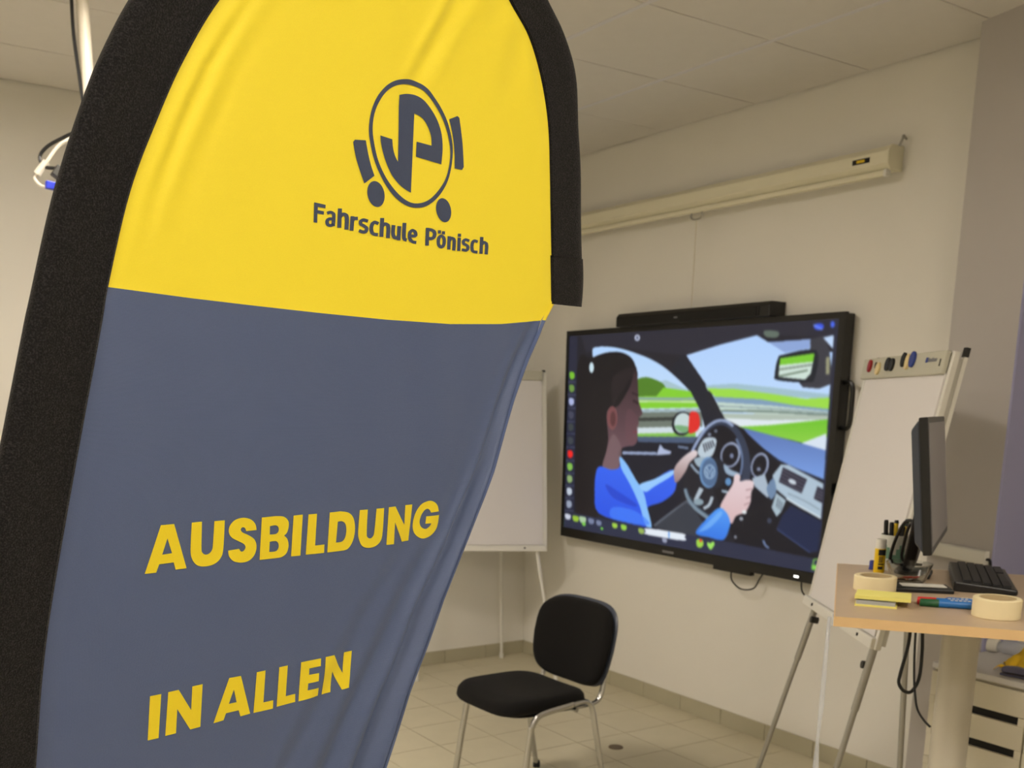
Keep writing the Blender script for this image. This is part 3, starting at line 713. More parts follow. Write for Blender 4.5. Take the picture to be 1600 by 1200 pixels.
line([(310, 425), (329, 462), (348, 425)], 7, (190, 212, 232), A5, smooth=F_); line([(306, 448), (320, 490), (330, 466), (341, 490), (354, 448)], 7, (190, 212, 232), A5, smooth=F_)
line([(272, 572), (226, 660)], [34, 26], (176, 190, 202), A5); line([(348, 632), (325, 690), (285, 716)], [22, 22], (176, 190, 202), A5); ell(250, 670, 36, 24, (140, 160, 172), A5)
poly([(430, 400), (480, 440), (540, 465), (530, 492), (450, 470)], (150, 172, 194), A5); ell(462, 525, 22, 28, (96, 142, 190), A5); line([(415, 590), (460, 600)], 18, (160, 180, 196), A5)
# hands and cuffs
poly([(512, 716), (540, 676), (575, 648), (600, 640), (606, 660), (575, 690), (560, 722), (532, 762), (515, 768)], (226, 212, 214), col2=(150, 122, 122))
poly([(404, 722), (432, 640), (492, 545), (505, 484), (530, 470), (548, 488), (545, 522), (590, 512), (636, 520), (642, 560), (624, 600), (622, 650), (610, 690), (578, 742), (515, 768), (478, 822)], (226, 206, 210), A5, col2=(214, 180, 182))
for a, b in (((585, 585), (628, 575)), ((585, 640), (622, 630)), ((572, 690), (612, 672))): line([a, b], 7, (168, 130, 136), A5)
ell(574, 740, 16, 14, (226, 230, 232), A5)
poly([(228, 892), (290, 805), (390, 712), (445, 740), (472, 802), (468, 852), (425, 936), (330, 922)], (84, 156, 244), A5, col2=(54, 118, 226))
poly([(250, 880), (330, 800), (400, 735), (415, 760), (330, 850)], (130, 190, 250), A5, a=0.6)
# software bars and icons
poly([(62, 888), (200, 915), (600, 985), (800, 1018), (1105, 1075), (1085, 1150), (55, 950)], (44, 48, 70), smooth=F_)
poly([(72, 160), (112, 155), (98, 900), (62, 905)], (40, 42, 60), smooth=F_); poly([(1160, 110), (1185, 108), (1085, 1150), (1085, 1060)], (40, 42, 58), smooth=F_)
for y, cc in ((332, (120, 190, 50)), (385, (110, 150, 70)), (440, (170, 180, 220)), (495, (70, 72, 90)), (545, (64, 70, 70)), (600, (64, 70, 76)), (655, (236, 42, 38)), (707, (130, 190, 80)), (757, (140, 170, 110)), (808, (190, 200, 214)), (860, (150, 160, 180))):
    x = 90-(y-332)*0.022; poly([(x-9, y-15), (x+8, y-12), (x+10, y+8), (x-2, y+16), (x-10, y+6)], cc); line([(x-20, y+26), (x+18, y+27)], 2.5, (96, 100, 130))
for x, y, cc, s in ((73, 910, (200, 205, 220), 11), (106, 918, (150, 190, 60), 12), (135, 922, (170, 200, 160), 13), (170, 928, (120, 130, 160), 11), (202, 935, (120, 130, 160), 10), (268, 945, (160, 206, 70), 10), (305, 952, (150, 206, 70), 11), (377, 966, (150, 180, 90), 11), (215, 958, (110, 200, 70), 5), (140, 940, (120, 200, 80), 7), (472, 1003, (150, 156, 180), 9)):
    poly([(x-s, y-s), (x+s, y-s*.6), (x+s*.8, y+s), (x-s*.7, y+s*.8)], cc)
poly([(402, 955), (546, 975), (553, 988), (548, 1003), (400, 980), (396, 968)], (226, 234, 244)); line([(490, 968), (490, 994)], 5, (90, 150, 230))
poly([(602, 1000), (622, 996), (630, 1015), (620, 1030), (604, 1026)], (158, 210, 72)); ell(618, 1002, 6, 6, (220, 60, 50))
poly([(646, 1008), (657, 1012), (668, 1005), (674, 1016), (659, 1038), (645, 1022)], (156, 224, 96))
poly([(1058, 1090), (1092, 1096), (1090, 1118), (1056, 1112)], (132, 206, 84), smooth=F_); line([(1064, 1090), (1068, 1072), (1084, 1074), (1088, 1092)], 5, (132, 206, 84))
ell(362, 180, 11, 13, (196, 204, 226)); ell(362, 180, 5, 6, (70, 76, 100)); ell(1096, 148, 20, 14, (58, 86, 226)); ell(1150, 140, 9, 13, (70, 100, 226)); line([(1075, 140), (1110, 160)], 6, (120, 150, 240))
blurimg(2); blurimg(1)
IMG = IMG.reshape(GH, SS, GW, SS, 3).mean((1, 3))
def srgb2lin(a): a = a/255.0; return np.where(a <= 0.04045, a/12.92, ((a+0.055)/1.055)**2.4)
LI = srgb2lin(np.clip(IMG, 0, 255))
me = bpy.data.meshes.new('screen')
gy_, gz_ = np.linspace(SY1, SY0, GW), np.linspace(SZ1, SZ0, GH)
co = np.zeros((GH, GW, 3)); co[..., 0] = TVX-XR; co[..., 1] = gy_[None, :]-(TY0+TY1)/2; co[..., 2] = gz_[:, None]-TZ0
idx = np.arange(GH*GW).reshape(GH, GW)
fa = np.stack([idx[:-1, :-1], idx[1:, :-1], idx[1:, 1:], idx[:-1, 1:]], -1).reshape(-1, 4)
me.vertices.add(GH*GW); me.vertices.foreach_set('co', co.ravel())
me.loops.add(fa.size); me.loops.foreach_set('vertex_index', fa.ravel().astype(np.int32))
me.polygons.add(len(fa)); me.polygons.foreach_set('loop_start', np.arange(0, fa.size, 4, dtype=np.int32))
me.update(calc_edges=True)
at_ = me.color_attributes.new('picture', 'FLOAT_COLOR', 'POINT')
at_.data.foreach_set('color', np.concatenate([LI, np.ones((GH, GW, 1))], -1).astype(np.float32).ravel())
sm = bpy.data.materials.new('screen_picture'); sm.use_nodes = True; nt = sm.node_tree; b = nt.nodes['Principled BSDF']
ca = nt.nodes.new('ShaderNodeVertexColor'); ca.layer_name = 'picture'
b.inputs['Base Color'].default_value = (0.005, 0.005, 0.006, 1); b.inputs['Roughness'].default_value = 0.45; b.inputs['Specular IOR Level'].default_value = 0.25
nt.links.new(ca.outputs['Color'], b.inputs['Emission Color']); b.inputs['Emission Strength'].default_value = 1.0
me.materials.append(sm)
so = link('screen', me, tv); so['label'] = 'lit screen with a driver at the wheel of a car'

# ------------------------------------------------------------------ soundbar on the display's top edge
sb = thing('soundbar', 'long black soundbar lying along the top of the wall display', 'speaker', (XR-0.06, 3.955, TZ1))
L_, D_, H_ = 1.085, 0.10, 0.068
bm = prism(B(), [(-0.052, -L_/2, 0.0), (-0.052, -L_/2, 0.050), (-0.036, -L_/2, H_), (0.056, -L_/2, H_), (0.056, -L_/2, 0.0)], (0, L_, 0))
obj('body', bm, 'black_plastic', sb, bevel=0.004)
obj('grille', bx(-0.0545, -0.051, -L_/2+0.075, L_/2-0.01, 0.006, 0.047), 'slot_black', sb)
obj('end_trim', bx(-0.055, -0.051, -L_/2+0.062, -L_/2+0.068, 0.006, 0.047), 'dark_plastic', sb)
obj('maker_mark', bx(-0.0552, -0.0543, 0.06, 0.085, 0.022, 0.030), 'grey_text', sb)
obj('wall_bracket', bx(0.055, 0.0595, -0.3, 0.3, 0.005, 0.06), 'dark_plastic', sb)

# ------------------------------------------------------------------ rolled-up projection screen
ps = thing('projection_screen', 'rolled up projection screen in a long cream metal case', 'projection screen', (XR, 3.95, 2.55))
def ring_prism(y0, y1, prof, grow=1.0):
    cx = -0.052; return prism(B(), [(cx+(x-cx)*grow, y0, 0.045+(z-0.045)*grow) for x, z in prof], (0, y1-y0, 0))
prof = [(-0.008, 0.0), (-0.075, 0.0), (-0.096, 0.022), (-0.096, 0.068), (-0.075, 0.09), (-0.008, 0.09)]
obj('case', ring_prism(2.865-3.95, 5.05-3.95, prof), 'screen_case', ps)
for y0, y1 in ((2.850, 2.867), (5.048, 5.065)):
    ec = obj('end_cap', ring_prism(y0-3.95, y1-3.95, prof, 1.08), 'screen_case', ps, bevel=0.004)
for s, yc in ((-1, 2.845), (1, 5.07)):
    bm = B(); tube(bm, cat_rom([(-0.045, yc-3.95, 0.088), (-0.045, yc-3.95-0.012*abs(s), 0.112), (-0.030, yc-3.95-0.004, 0.128), (-0.004, yc-3.95, 0.120)], 4), 0.005, 6)
    obj('hanging_hook', bm, 'grey_metal', ps, smooth=True)
lb = obj('weight_bar', bx(-0.092, -0.066, 2.872-3.95, 5.04-3.95, -0.026, -0.003), 'screen_case', ps, bevel=0.006)
obj('batten_cap', bx(-0.093, -0.064, 2.860-3.95, 2.874-3.95, -0.028, -0.001), 'white_plastic', lb)
bm = B(); 
for k in range(1): box(bm, (-0.097, 2.985-3.95, 0.045), (0.003, 0.085, 0.020))
obj('level_window', bm, 'slot_black', ps, bevel=0.009)
obj('level_vial', bx(-0.1005, -0.097, 2.966-3.95, 3.004-3.95, 0.040, 0.050), 'pen_yellow', ps)
bm = B(); tube(bm, cat_rom([(-0.079, 3.952-3.95+y, z) for y, z in ((-0.035, -0.026), (-0.04, -0.042), (-0.02, -0.055), (0.02, -0.055), (0.04, -0.042), (0.035, -0.026))], 4), 0.0045, 6)
hd = obj('pull_handle', bm, 'grey_metal', ps, smooth=True)
obj('pull_cord', tube(B(), [(-0.079, 0.002, -0.055), (-0.079, 0.003, -0.30), (-0.079, 0.006, -0.471)], 0.0032, 6), 'cable_white', hd, smooth=True)
# cables hanging below the display
def cable(name, pts, r, m, label, n=7):
    P = cat_rom(pts, n); base = Vector(pts[0])
    o = obj(name, tube(B(), [p-base for p in P], r, 7), m, None, smooth=True, loc=base); return tag(o, label, 'cable')
cable('display_cable', [(3.745, 3.60, 0.822), (3.735, 3.585, 0.77), (3.735, 3.52, 0.735), (3.735, 3.44, 0.75), (3.74, 3.41, 0.80), (3.75, 3.40, 0.825)], 0.004, 'black_plastic', 'black cable looping out below the wall display')
cable('power_cable', [(3.75, 3.165, 0.828), (3.75, 3.155, 0.78), (3.77, 3.12, 0.745), (3.78, 3.02, 0.735), (3.784, 2.80, 0.733)], 0.004, 'black_plastic', 'black power cable leaving the lower right corner of the wall display')

# ================================================================== FLIP CHARTS
def flipchart(name, label, TLc, u, n, tilt, w, hgt, head, legs, knobs, magnets, thick=0.040, pad=True, tray=0.035, lab=None):
    """TLc: top left corner of the paper; u: along the board; n: facing direction; legs: list of (board s, board t) or world feet"""
    u, n = Vector(u).normalized(), Vector(n).normalized(); Z = Vector((0, 0, 1))
    upv = Z*math.cos(tilt)-n*math.sin(tilt); nb = u.cross(upv)
    if nb.dot(n) < 0: nb = -nb
    TLc = Vector(TLc)
    def S(s, t, d=0.0): return TLc+u*s+upv*t+nb*d
    base = Vector((S(w/2, 0).x, S(w/2, 0).y, 0))
    root = thing(name, label, 'flip chart', base)
    def slab(s0, s1, t0, t1, d0, d1, bm=None):
        bm = bm or B()
        return prism(bm, [S(s0, t0, d0)-base, S(s1, t0, d0)-base, S(s1, t1, d0)-base, S(s0, t1, d0)-base], nb*(d1-d0))
    obj('board', slab(-0.012, w+0.004, -hgt-0.01, head, -0.026, -0.006), 'white_metal', root)
    obj('paper_pad', slab(0.004, w-0.006, -hgt+0.004, 0.0, -0.006, 0.0), 'paper', root)
    hb = obj('clamp_bar', slab(-0.026, w-0.006, -0.004, head, -0.004, 0.012), 'header', root, bevel=0.004)
    for s0, s1 in ((-0.030, -0.012), (w+0.002, w+0.020)):
        ft = obj('side_rail', slab(s0, s1, -hgt-0.035, head-0.004, -0.020, -0.004), 'white_metal', root)
        obj('side_channel', slab(s0+0.004 if s0 < 0 else s0, s1-0.004 if s0 > 0 else s1, -hgt-0.02, head-0.02, -0.036, -0.020), 'alu', root)
        rr = obj('support_arm', slab(s0, s1, -hgt+0.10, head-0.012, -thick-0.006, -0.034), 'white_metal', root)
        obj('arm_cap', slab(s0-0.001, s1+0.001, head-0.014, head+0.014, -thick-0.007, -0.033), 'black_plastic', rr)
    obj('pen_tray', slab(-0.035, w+0.012, -hgt-tray, -hgt, -0.026, 0.012), 'white_metal', root, bevel=0.003)
    for s in (0.08, w-0.12): obj('tray_screw', slab(s, s+0.010, -hgt-tray*0.6, -hgt-tray*0.6+0.010, 0.012, 0.015), 'slot_black', root)
    for m_, s, t, rx, rz in magnets:
        bm = B()
        P = [S(s, t, 0.012)+u*rx*math.cos(a*math.pi/8)+upv*rz*math.sin(a*math.pi/8)-base for a in range(16)]
        prism(bm, P, nb*0.009); obj('magnet', bm, m_, hb, bevel=0.002)
    for kind, a, b_ in legs:
        A_ = S(*a) if len(a) == 3 and kind != 'w' else Vector(a)
        Bv = Vector(b_)
        top_ = A_
        lg = B(); tube(lg, [top_-base, top_+(Bv-top_)*0.42-base], 0.0125, 10); outer = obj('leg', lg, 'white_metal' if kind == 'l' else 'grey_metal', root, smooth=True)
        lg = B(); tube(lg, [top_+(Bv-top_)*0.40-base, Bv+Vector((0, 0, 0.012))-base], 0.0098, 10)
        inner_ = obj('leg_extension', lg, 'white_metal' if kind == 'l' else 'grey_metal', outer, smooth=True)
        obj('foot', lathe(B(), [(0, 0), (.014, 0), (.015, .02), (.011, .035), (0, .035)], 12, Bv-base), 'black_plastic' if kind == 'g' else 'white_metal', outer, smooth=True)
    for kp in knobs:
        k = S(*kp)-base; bm = B(); tube(bm, [k, k+nb*0.028], 0.013, 12); obj('knob', bm, 'black_plastic', root, smooth=True)
    return root, S
# right hand chart, seen almost edge-on beside the display
az = math.radians(33.507); U = Vector((-math.sin(az), -math.cos(az), 0)); Nn = Vector((-math.cos(az), math.sin(az), 0))
mg = [('magnet_red', .062, .040, .016, .022), ('magnet_black', .128, .040, .007, .011), ('magnet_cream', .152, .028, .017, .022), ('magnet_black', .240, .040, .020, .023), ('magnet_black', .281, .037, .018, .022),
      ('magnet_black', .380, .050, .018, .024), ('magnet_cream', .418, .042, .015, .026), ('magnet_blue', .458, .048, .021, .026)]
fcr, S = flipchart('flip_chart', 'white flip chart with coloured magnets on its clamp bar, between display and desk', (3.262, 2.531, 1.717), U, Nn, math.radians(9.674), 0.71, 0.83, 0.068,
    [('g', (0.075, -0.60, -0.030), (3.085, 2.800, 0)), ('g', (0.680, -0.60, -0.030), (2.640, 2.140, 0)), ('g', (0.395, 0.0, -0.05), (3.075, 2.078, 0))],
    [(0.068, -0.905, -0.03), (0.66, -0.93, -0.03), ], mg)
bs = Vector(fcr.location); hb = [c for c in fcr.children if c.name.startswith('clamp_bar')][0]
nb = U.cross(Vector((0, 0, 1))*math.cos(math.radians(9.674))-Nn*math.sin(math.radians(9.674)))
if nb.dot(Nn) < 0: nb = -nb
def mark(s0, s1, t0, t1, m, nm):
    bm = prism(B(), [S(s0, t0, 0.0121)-bs, S(s1, t0, 0.0121)-bs, S(s1, t1, 0.0121)-bs, S(s0, t1, 0.0121)-bs], nb*0.0008); obj(nm, bm, m, hb)
mark(.560, .578, .034, .050, 'magnet_blue', 'maker_mark')
x = .580
for k, wd in enumerate((.010, .008, .006, .008, .009, .006, .008)):
    mark(x, x+wd, .035, .045 + (.003 if k in (0, 3) else 0), 'grey_text', 'maker_mark'); x += wd+.0022
mark(.672, .680, .020, .042, 'slot_black', 'clamp_slot')
bm = B(); tube(bm, [Vector((3.03, 2.098, 0.93))-bs, Vector((2.985, 2.115, 0.93))-bs], 0.014, 12); obj('knob', bm, 'black_plastic', fcr, smooth=True)
# left hand chart in the far corner
az2 = math.radians(115); U2 = Vector((math.sin(az2), math.cos(az2), 0)); N2 = Vector((U2.y, -U2.x, 0))
if N2.dot(Vector((3.3, 5, 0))) > 0: N2 = -N2
BRc = Vector((3.540, 4.868, 0.763)); t2 = math.radians(10); up2 = Vector((0, 0, 1))*math.cos(t2)-N2*math.sin(t2)
hh2 = 0.955; TL2 = BRc-U2*0.72+up2*(hh2+0.03)
flipchart('flip_chart', 'blank white flip chart standing in the far corner behind the chair', TL2, U2, N2, t2, 0.70, hh2, 0.05,
    [('l', (0.625, -0.70, -0.030), (3.530, 4.735, 0)), ('l', (0.075, -0.70, -0.030), (2.840, 5.165, 0)), ('l', (0.46, 0.0, -0.05), (3.585, 5.395, 0))],
    [], [])

# ================================================================== CHAIR
ch = thing('visitor_chair', 'black upholstered stacking chair with silver tube legs, standing alone on the tiles', 'chair', (2.35, 3.37, 0), math.radians(90+2))
# local: +y is forward, x to the sitter's right
def cushion(name, outline, z0, z1, m, crown=0.012, dish=0.0, rx=None, parent=None, n=8):
    pass
def sup(w, d, e, n=40):
    return [(w*math.copysign(abs(math.cos(t))**(2/e), math.cos(t)), d*math.copysign(abs(math.sin(t))**(2/e), math.sin(t))) for t in [2*math.pi*k/n for k in range(n)]]
def pad(bm, outl, f, th, rings=((1.0, 0.0), (0.985, 0.35), (0.94, 0.75), (0.86, 0.95), (0.6, 1.0), (0.3, 1.0))):
    """cushion: outline (a, b) -> point f(a, b, h); thickness th, both faces domed"""
    n = len(outl); top, bot = [], []
    for sc, hgt in rings:
        top.append([bm.verts.new(f(a*sc, b*sc, th*hgt)) for a, b in outl])
    for sc, hgt in rings[1:]:
        bot.append([bm.verts.new(f(a*sc, b*sc, -th*hgt*0.6)) for a, b in outl])
    def sk_(A, Bq):
        for k in range(n): bm.faces.new((A[k], A[(k+1) % n], Bq[(k+1) % n], Bq[k]))
    for i in range(len(top)-1): sk_(top[i], top[i+1])
    sk_(bot[0], top[0])
    for i in range(len(bot)-1): sk_(bot[i+1], bot[i])
    c = bm.verts.new(f(0, 0, th)); d = bm.verts.new(f(0, 0, -th*0.6))
    for k in range(n): bm.faces.new((top[-1][k], top[-1][(k+1) % n], c)); bm.faces.new((bot[-1][(k+1) % n], bot[-1][k], d))
    return bm
def seat_f(a, b, h):                                   # a sideways, b forward
    w = 1.0-0.06*(0.2-b) if b < 0.2 else 1.0
    return Vector((a*w, b+0.015, 0.438+h - 0.020*max(0.0, (b-0.10)/0.12)**2 + 0.012*(a/0.23)**2*(1 if h > 0 else 0)))
obj('seat', pad(B(), sup(0.232, 0.215, 4.2, 48), seat_f, 0.034), 'fabric_black', ch, smooth=True)
def back_out():
    pts = []
    for a, b in sup(0.245, 0.17, 3.8, 48):
        if b < 0: a *= 1.0+0.10*b/0.17*-1*0.0 - 0.08*(-b/0.17)
        pts.append((a, b))
    return pts
def back_f(s):
    def f(a, b, h):
        y = -0.235-0.22*(b+0.10) + 0.030*(a/0.22)**2 - 0.02
        return Vector((a, y+h*s, 0.632+b))
    return f
obj('backrest', pad(B(), back_out(), back_f(1.0), 0.026), 'fabric_black', ch, smooth=True)
def shell_f(a, b, h): p = back_f(1.0)(a, b, 0); return p+Vector((0, -0.022+h, 0))
bs_ = obj('back_shell', pad(B(), [(a*1.03, b*1.03) for a, b in back_out()], shell_f, 0.014), 'shell_blue', ch, smooth=True); bs_['label'] = 'dark plastic shell behind the backrest'
obj('seat_pan', pad(B(), [(a*0.93, b*0.93) for a, b in sup(0.232, 0.215, 4.2, 48)], lambda a, b, h: Vector((a, b+0.015, 0.412+h*0.5)), 0.016), 'black_plastic', ch, smooth=True)
for s in (-1, 1):
    x = s*0.226
    path = [(x*1.04, 0.185, 0.0), (x*1.0, 0.132, 0.33), (x, 0.122, 0.378), (x, 0.095, 0.413), (x, 0.045, 0.425), (x, -0.06, 0.434), (x, -0.135, 0.440), (x, -0.172, 0.418), (x, -0.188, 0.37), (x*1.02, -0.20, 0.30)]
    P = [Vector(p) for p in path]; front = cat_rom(P, 5)
    obj('leg', tube(B(), front[:front.__len__()//2+4], 0.0135, 12, ry=0.0105), 'chrome', ch, smooth=True)
    rear = front[front.__len__()//2+3:]+[Vector((x*1.05, -0.262, 0.0))]
    obj('leg', tube(B(), rear, 0.0135, 12, ry=0.0105), 'chrome', ch, smooth=True)
    bp = cat_rom([(s*0.195, -0.06, 0.412), (s*0.195, -0.20, 0.412), (s*0.195, -0.245, 0.435), (s*0.195, -0.262, 0.50), (s*0.195, -0.275, 0.60)], 5)
    obj('back_support', tube(B(), bp, 0.0125, 12, ry=0.009), 'chrome', ch, smooth=True)
    for yy, ys2 in ((0.24, 0.0), ): pass
    obj('glide', lathe(B(), [(0, 0), (.016, 0), (.016, .02), (.013, .03), (0, .03)], 12, (x*1.04, 0.185, 0)), 'black_plastic', ch, smooth=True)
    obj('glide', lathe(B(), [(0, 0), (.016, 0), (.016, .02), (.013, .03), (0, .03)], 12, (x*1.05, -0.262, 0)), 'black_plastic', ch, smooth=True)
for yy in (0.10, -0.10): obj('cross_tube', tube(B(), [(-0.226, yy, 0.408), (0.226, yy, 0.408)], 0.009, 10), 'chrome', ch, smooth=True)
# small metal floor cover
fc = obj('floor_outlet_cover', lathe(B(), [(0, .0035), (.034, .0035), (.036, .0), (0, 0)], 24), 'grey_metal', None, smooth=True, loc=(3.086, 3.642, 0.0))
tag(fc, 'small round brown metal cover set in the floor tiles near the chair', 'floor cover'); fc.data.materials[0] = mat('brass_dull', (104, 88, 66), 0.5, metal=0.4)
# ================================================================== STANDING DESK
DZ = 1.17
dv = Vector((0.7817, 0.6237, 0)); wv = Vector((0.6237, -0.7817, 0))      # depth (away from the viewer), width (to the right)
DO = Vector((1.799, 1.423, 0))                                           # near left corner
DD, DW, DT = 0.822, 1.45, 0.0215
def D(w, d, z=0.0): return DO+wv*w+dv*d+Vector((0, 0, DZ+z))
desk_base = DO+wv*0.72+dv*0.40
desk = thing('standing_desk', 'raised standing desk with beech top on a round steel column', 'desk', desk_base)
def dslab(w0, w1, d0, d1, z0, z1, base=None, bm=None):
    base = desk_base if base is None else base
    bm = bm or B(); return prism(bm, [D(w0, d0, z0)-base, D(w1, d0, z0)-base, D(w1, d1, z0)-base, D(w0, d1, z0)-base], (0, 0, z1-z0))
obj('desk_top', dslab(0.002, DW-0.002, 0.002, DD-0.002, -DT, 0.0), 'desk_top', desk)
for nm, a in (('front', (0, DW, 0, 0.002)), ('rear', (0, DW, DD-0.002, DD)), ('left', (0, 0.002, 0.002, DD-0.002)), ('right', (DW-0.002, DW, 0.002, DD-0.002))):
    obj('edge_band', dslab(*a, -DT, -0.0002), 'desk_edge', desk)
for wpos, dpos in ((0.296, 0.359), (1.15, 0.359)):
    c = D(wpos, dpos)-desk_base; c.z = 0
    cl = obj('column', lathe(B(), [(0.0, 0.02), (.0445, 0.02), (.0445, .62), (.043, .622), (.043, DZ-DT-0.012), (0, DZ-DT-0.012)], 40, c), 'desk_leg', desk, smooth=True)
    obj('mounting_plate', dslab(wpos-0.065, wpos+0.065, dpos-0.25, dpos+0.25, -DT-0.012, -DT), 'desk_leg', desk)
    bm = B(); A_ = D(wpos, dpos-0.30)-desk_base; Bq = D(wpos, dpos+0.38)-desk_base; A_.z = Bq.z = 0.012
    bar(bm, A_, Bq, 0.09, 0.024, wv); obj('floor_foot', bm, 'desk_leg', desk, bevel=0.004)

# --- things on the desk top
def item(name, label, cat, w, d, rz=0.0, group=None, z=0.0):
    return thing(name, label, cat, D(w, d, z), math.atan2(wv.y, wv.x)+rz, group)      # local x along the desk, y away
def wd(x, y):                                                              # world -> desk coordinates
    q = Vector((x, y, 0))-DO; return q.dot(wv), q.dot(dv)
def ring(t, R, r, h):
    obj('roll', lathe(B(), [(r, 0.0), (R-.0015, 0), (R, .0015), (R, h-.0015), (R-.0015, h), (r, h)], 40), 'tape', t, smooth=True)
    obj('core', lathe(B(), [(r+.0004, 0.0005), (r+.0004, h-.0005), (r-.003, h-.0005), (r-.003, 0.0005), (r+.0004, .0005)], 40), 'tape_core', t, smooth=True)
a = wd(2.136+0.025, 1.575+0.02)
ring(item('masking_tape', 'cream masking tape roll beside the yellow sticky notes', 'tape roll', *a), 0.0505, 0.038, 0.036)
a = wd(2.081+0.038, 1.219+0.030)
ring(item('masking_tape', 'cream masking tape roll at the desk front, right of the markers', 'tape roll', *a), 0.0495, 0.038, 0.042)

a = wd(2.030, 1.470)
t = item('sticky_notes', 'block of pale yellow sticky notes on a grey pad', 'sticky notes', a[0], a[1], math.radians(-4))
obj('backing_pad', bx(-0.060, 0.030, -0.065, 0.060, 0.0, 0.004), 'sticky', t)
obj('pad', bx(-0.058, 0.026, -0.060, 0.060, 0.004, 0.011), 'pad_grey', t)
bm = B(); bx(-0.062, 0.058, -0.050, 0.060, 0.011, 0.018, bm)
for v in bm.verts:
    if v.co.z > .015 and v.co.y < 0: v.co.z += 0.004
    if v.co.z < .015 and v.co.y < 0: v.co.z += 0.003
obj('note_block', bm, 'sticky', t)

a = wd(2.398, 1.762)
t = item('glue_stick', 'yellow glue stick with a white cap standing on the desk', 'glue stick', a[0], a[1], math.radians(15))
gs_ = obj('barrel', lathe(B(), [(0, 0), (.0135, 0), (.0145, .004), (.0145, .068), (0, .068)], 24), 'glue_yellow', t, smooth=True)
obj('cap', lathe(B(), [(0, .068), (.0138, .068), (.0138, .090), (.0125, .093), (0, .093)], 24), 'white_plastic', t, smooth=True)
bm = B()
for z0, z1, a0, a1 in ((.050, .066, -2.2, -0.6), (.030, .048, -2.0, -1.3), (.012, .020, -2.1, -1.2), (.024, .028, -2.1, -1.0)):
    n = 8
    for k in range(n):
        p0, p1 = a0+(a1-a0)*k/n, a0+(a1-a0)*(k+1)/n
        if z0 == .030 and k % 3 == 2: continue
        q = [bm.verts.new((.01465*math.cos(p), .01465*math.sin(p), z)) for p, z in ((p0, z0), (p1, z0), (p1, z1), (p0, z1))]; bm.faces.new(q)
obj('print', bm, 'ink', gs_)['kind'] = 'stuff'
t = item('small_container', 'small dark blue container half hidden behind the glue stick', 'container', wd(2.44, 1.815)[0], wd(2.44, 1.815)[1])
obj('shell', lathe(B(), [(.006, 0), (.0085, 0), (.0085, .022), (.007, .025), (0, .025)], 16), 'navy_plastic', t, smooth=True); obj('rim', lathe(B(), [(.0085, 0), (.0095, 0), (.0095, .003), (.0085, .003)], 16), 'navy_plastic', t)

cw = wd(2.490, 1.785); t = item('pen_cup', 'white pen cup with green print behind the glue stick', 'cup', *cw)
obj('cup', lathe(B(), [(0, 0), (.034, 0), (.036, .004), (.039, .098), (.0365, .098), (.033, .006), (0, .006)], 32), 'cup_white', t, smooth=True)
bm = B()
for k in range(10):
    p0, p1 = -2.6+k*.22, -2.6+(k+1)*.22; z0, z1 = .025+.01*math.sin(k), .058+.014*math.sin(k*1.3)
    bm.faces.new([bm.verts.new(((.0365+.0028*z/.098*1.05)*math.cos(p), (.0365+.0028*z/.098*1.05)*math.sin(p), z)) for p, z in ((p0, z0), (p1, z0), (p1, z1), (p0, z1))])
obj('print', bm, 'cup_green', t)
pens = [('ink', -.020, .010, -.06, .05, .128, 'black pen standing leftmost in the pen cup'), ('ink', -.008, -.012, -.05, -.02, .125, 'black pen at the front of the pen cup'), ('pen_yellow', .000, .012, .0, .1, .128, 'yellow pen standing upright in the middle of the pen cup'),
        ('ink', .006, -.005, .10, -.05, .115, 'short black pen between the two yellow pens'), ('pen_yellow', .012, -.006, .14, .0, .124, 'yellow pen leaning right in the pen cup'), ('pen_green', .010, .004, .13, .06, .134, 'dark green pen leaning furthest right in the pen cup')]
for m_, px, py, lx, ly, ln, lab in pens:
    p = item('pen', lab, 'pen', cw[0]+px*0.5, cw[1]+py*0.5, 0, 'pens in the white cup', 0.008)
    d_ = Vector((lx, ly, 1)).normalized(); st = Vector((px*0.5, py*0.5, 0))
    obj('barrel', tube(B(), [st, st+d_*ln*0.93], 0.0062, 8), m_, p, smooth=True)
    obj('end', tube(B(), [st+d_*ln*0.93, st+d_*ln], [0.0066, 0.005], 8), 'ink' if m_ != 'pen_green' else 'green', p, smooth=True)

a = wd(2.335, 1.625); t = item('glass_bowl', 'small clear bowl with paper clips between tape roll and monitor', 'bowl', *a)
obj('bowl', lathe(B(), [(0, 0), (.036, 0), (.042, .006), (.058, .052), (.0555, .052), (.040, .008), (.034, .0035), (0, .0035)], 36), 'glass', t, smooth=True)
for k in range(12):
    cm_ = ('clips', 'alu', 'clips', 'red')[k % 4]; an, rr = random.uniform(0, 6.28), random.uniform(0, .024); bm = B(); b0 = random.uniform(0, 3.1); c_ = Vector((rr*math.cos(an), rr*math.sin(an), .007+.002*(k % 4)))
    dx = Vector((math.cos(b0), math.sin(b0), 0)); dy = Vector((-dx.y, dx.x, 0))
    tube(bm, [c_+dx*x_+dy*y_ for x_, y_ in ((-.012, -.003), (.010, -.003), (.012, .0), (.010, .003), (-.010, .003), (-.012, .001), (-.010, -.0012), (.006, -.0012))], 0.0009, 5)
    q = obj('paper_clip', bm, cm_, None, smooth=True); q.location = t.location; q.rotation_euler = t.rotation_euler
    tag(q, 'tiny %s paper clip lying in the clear bowl' % {'clips': 'copper coloured', 'alu': 'silver', 'red': 'red'}[cm_], 'paper clip', 'paper clips in the bowl')

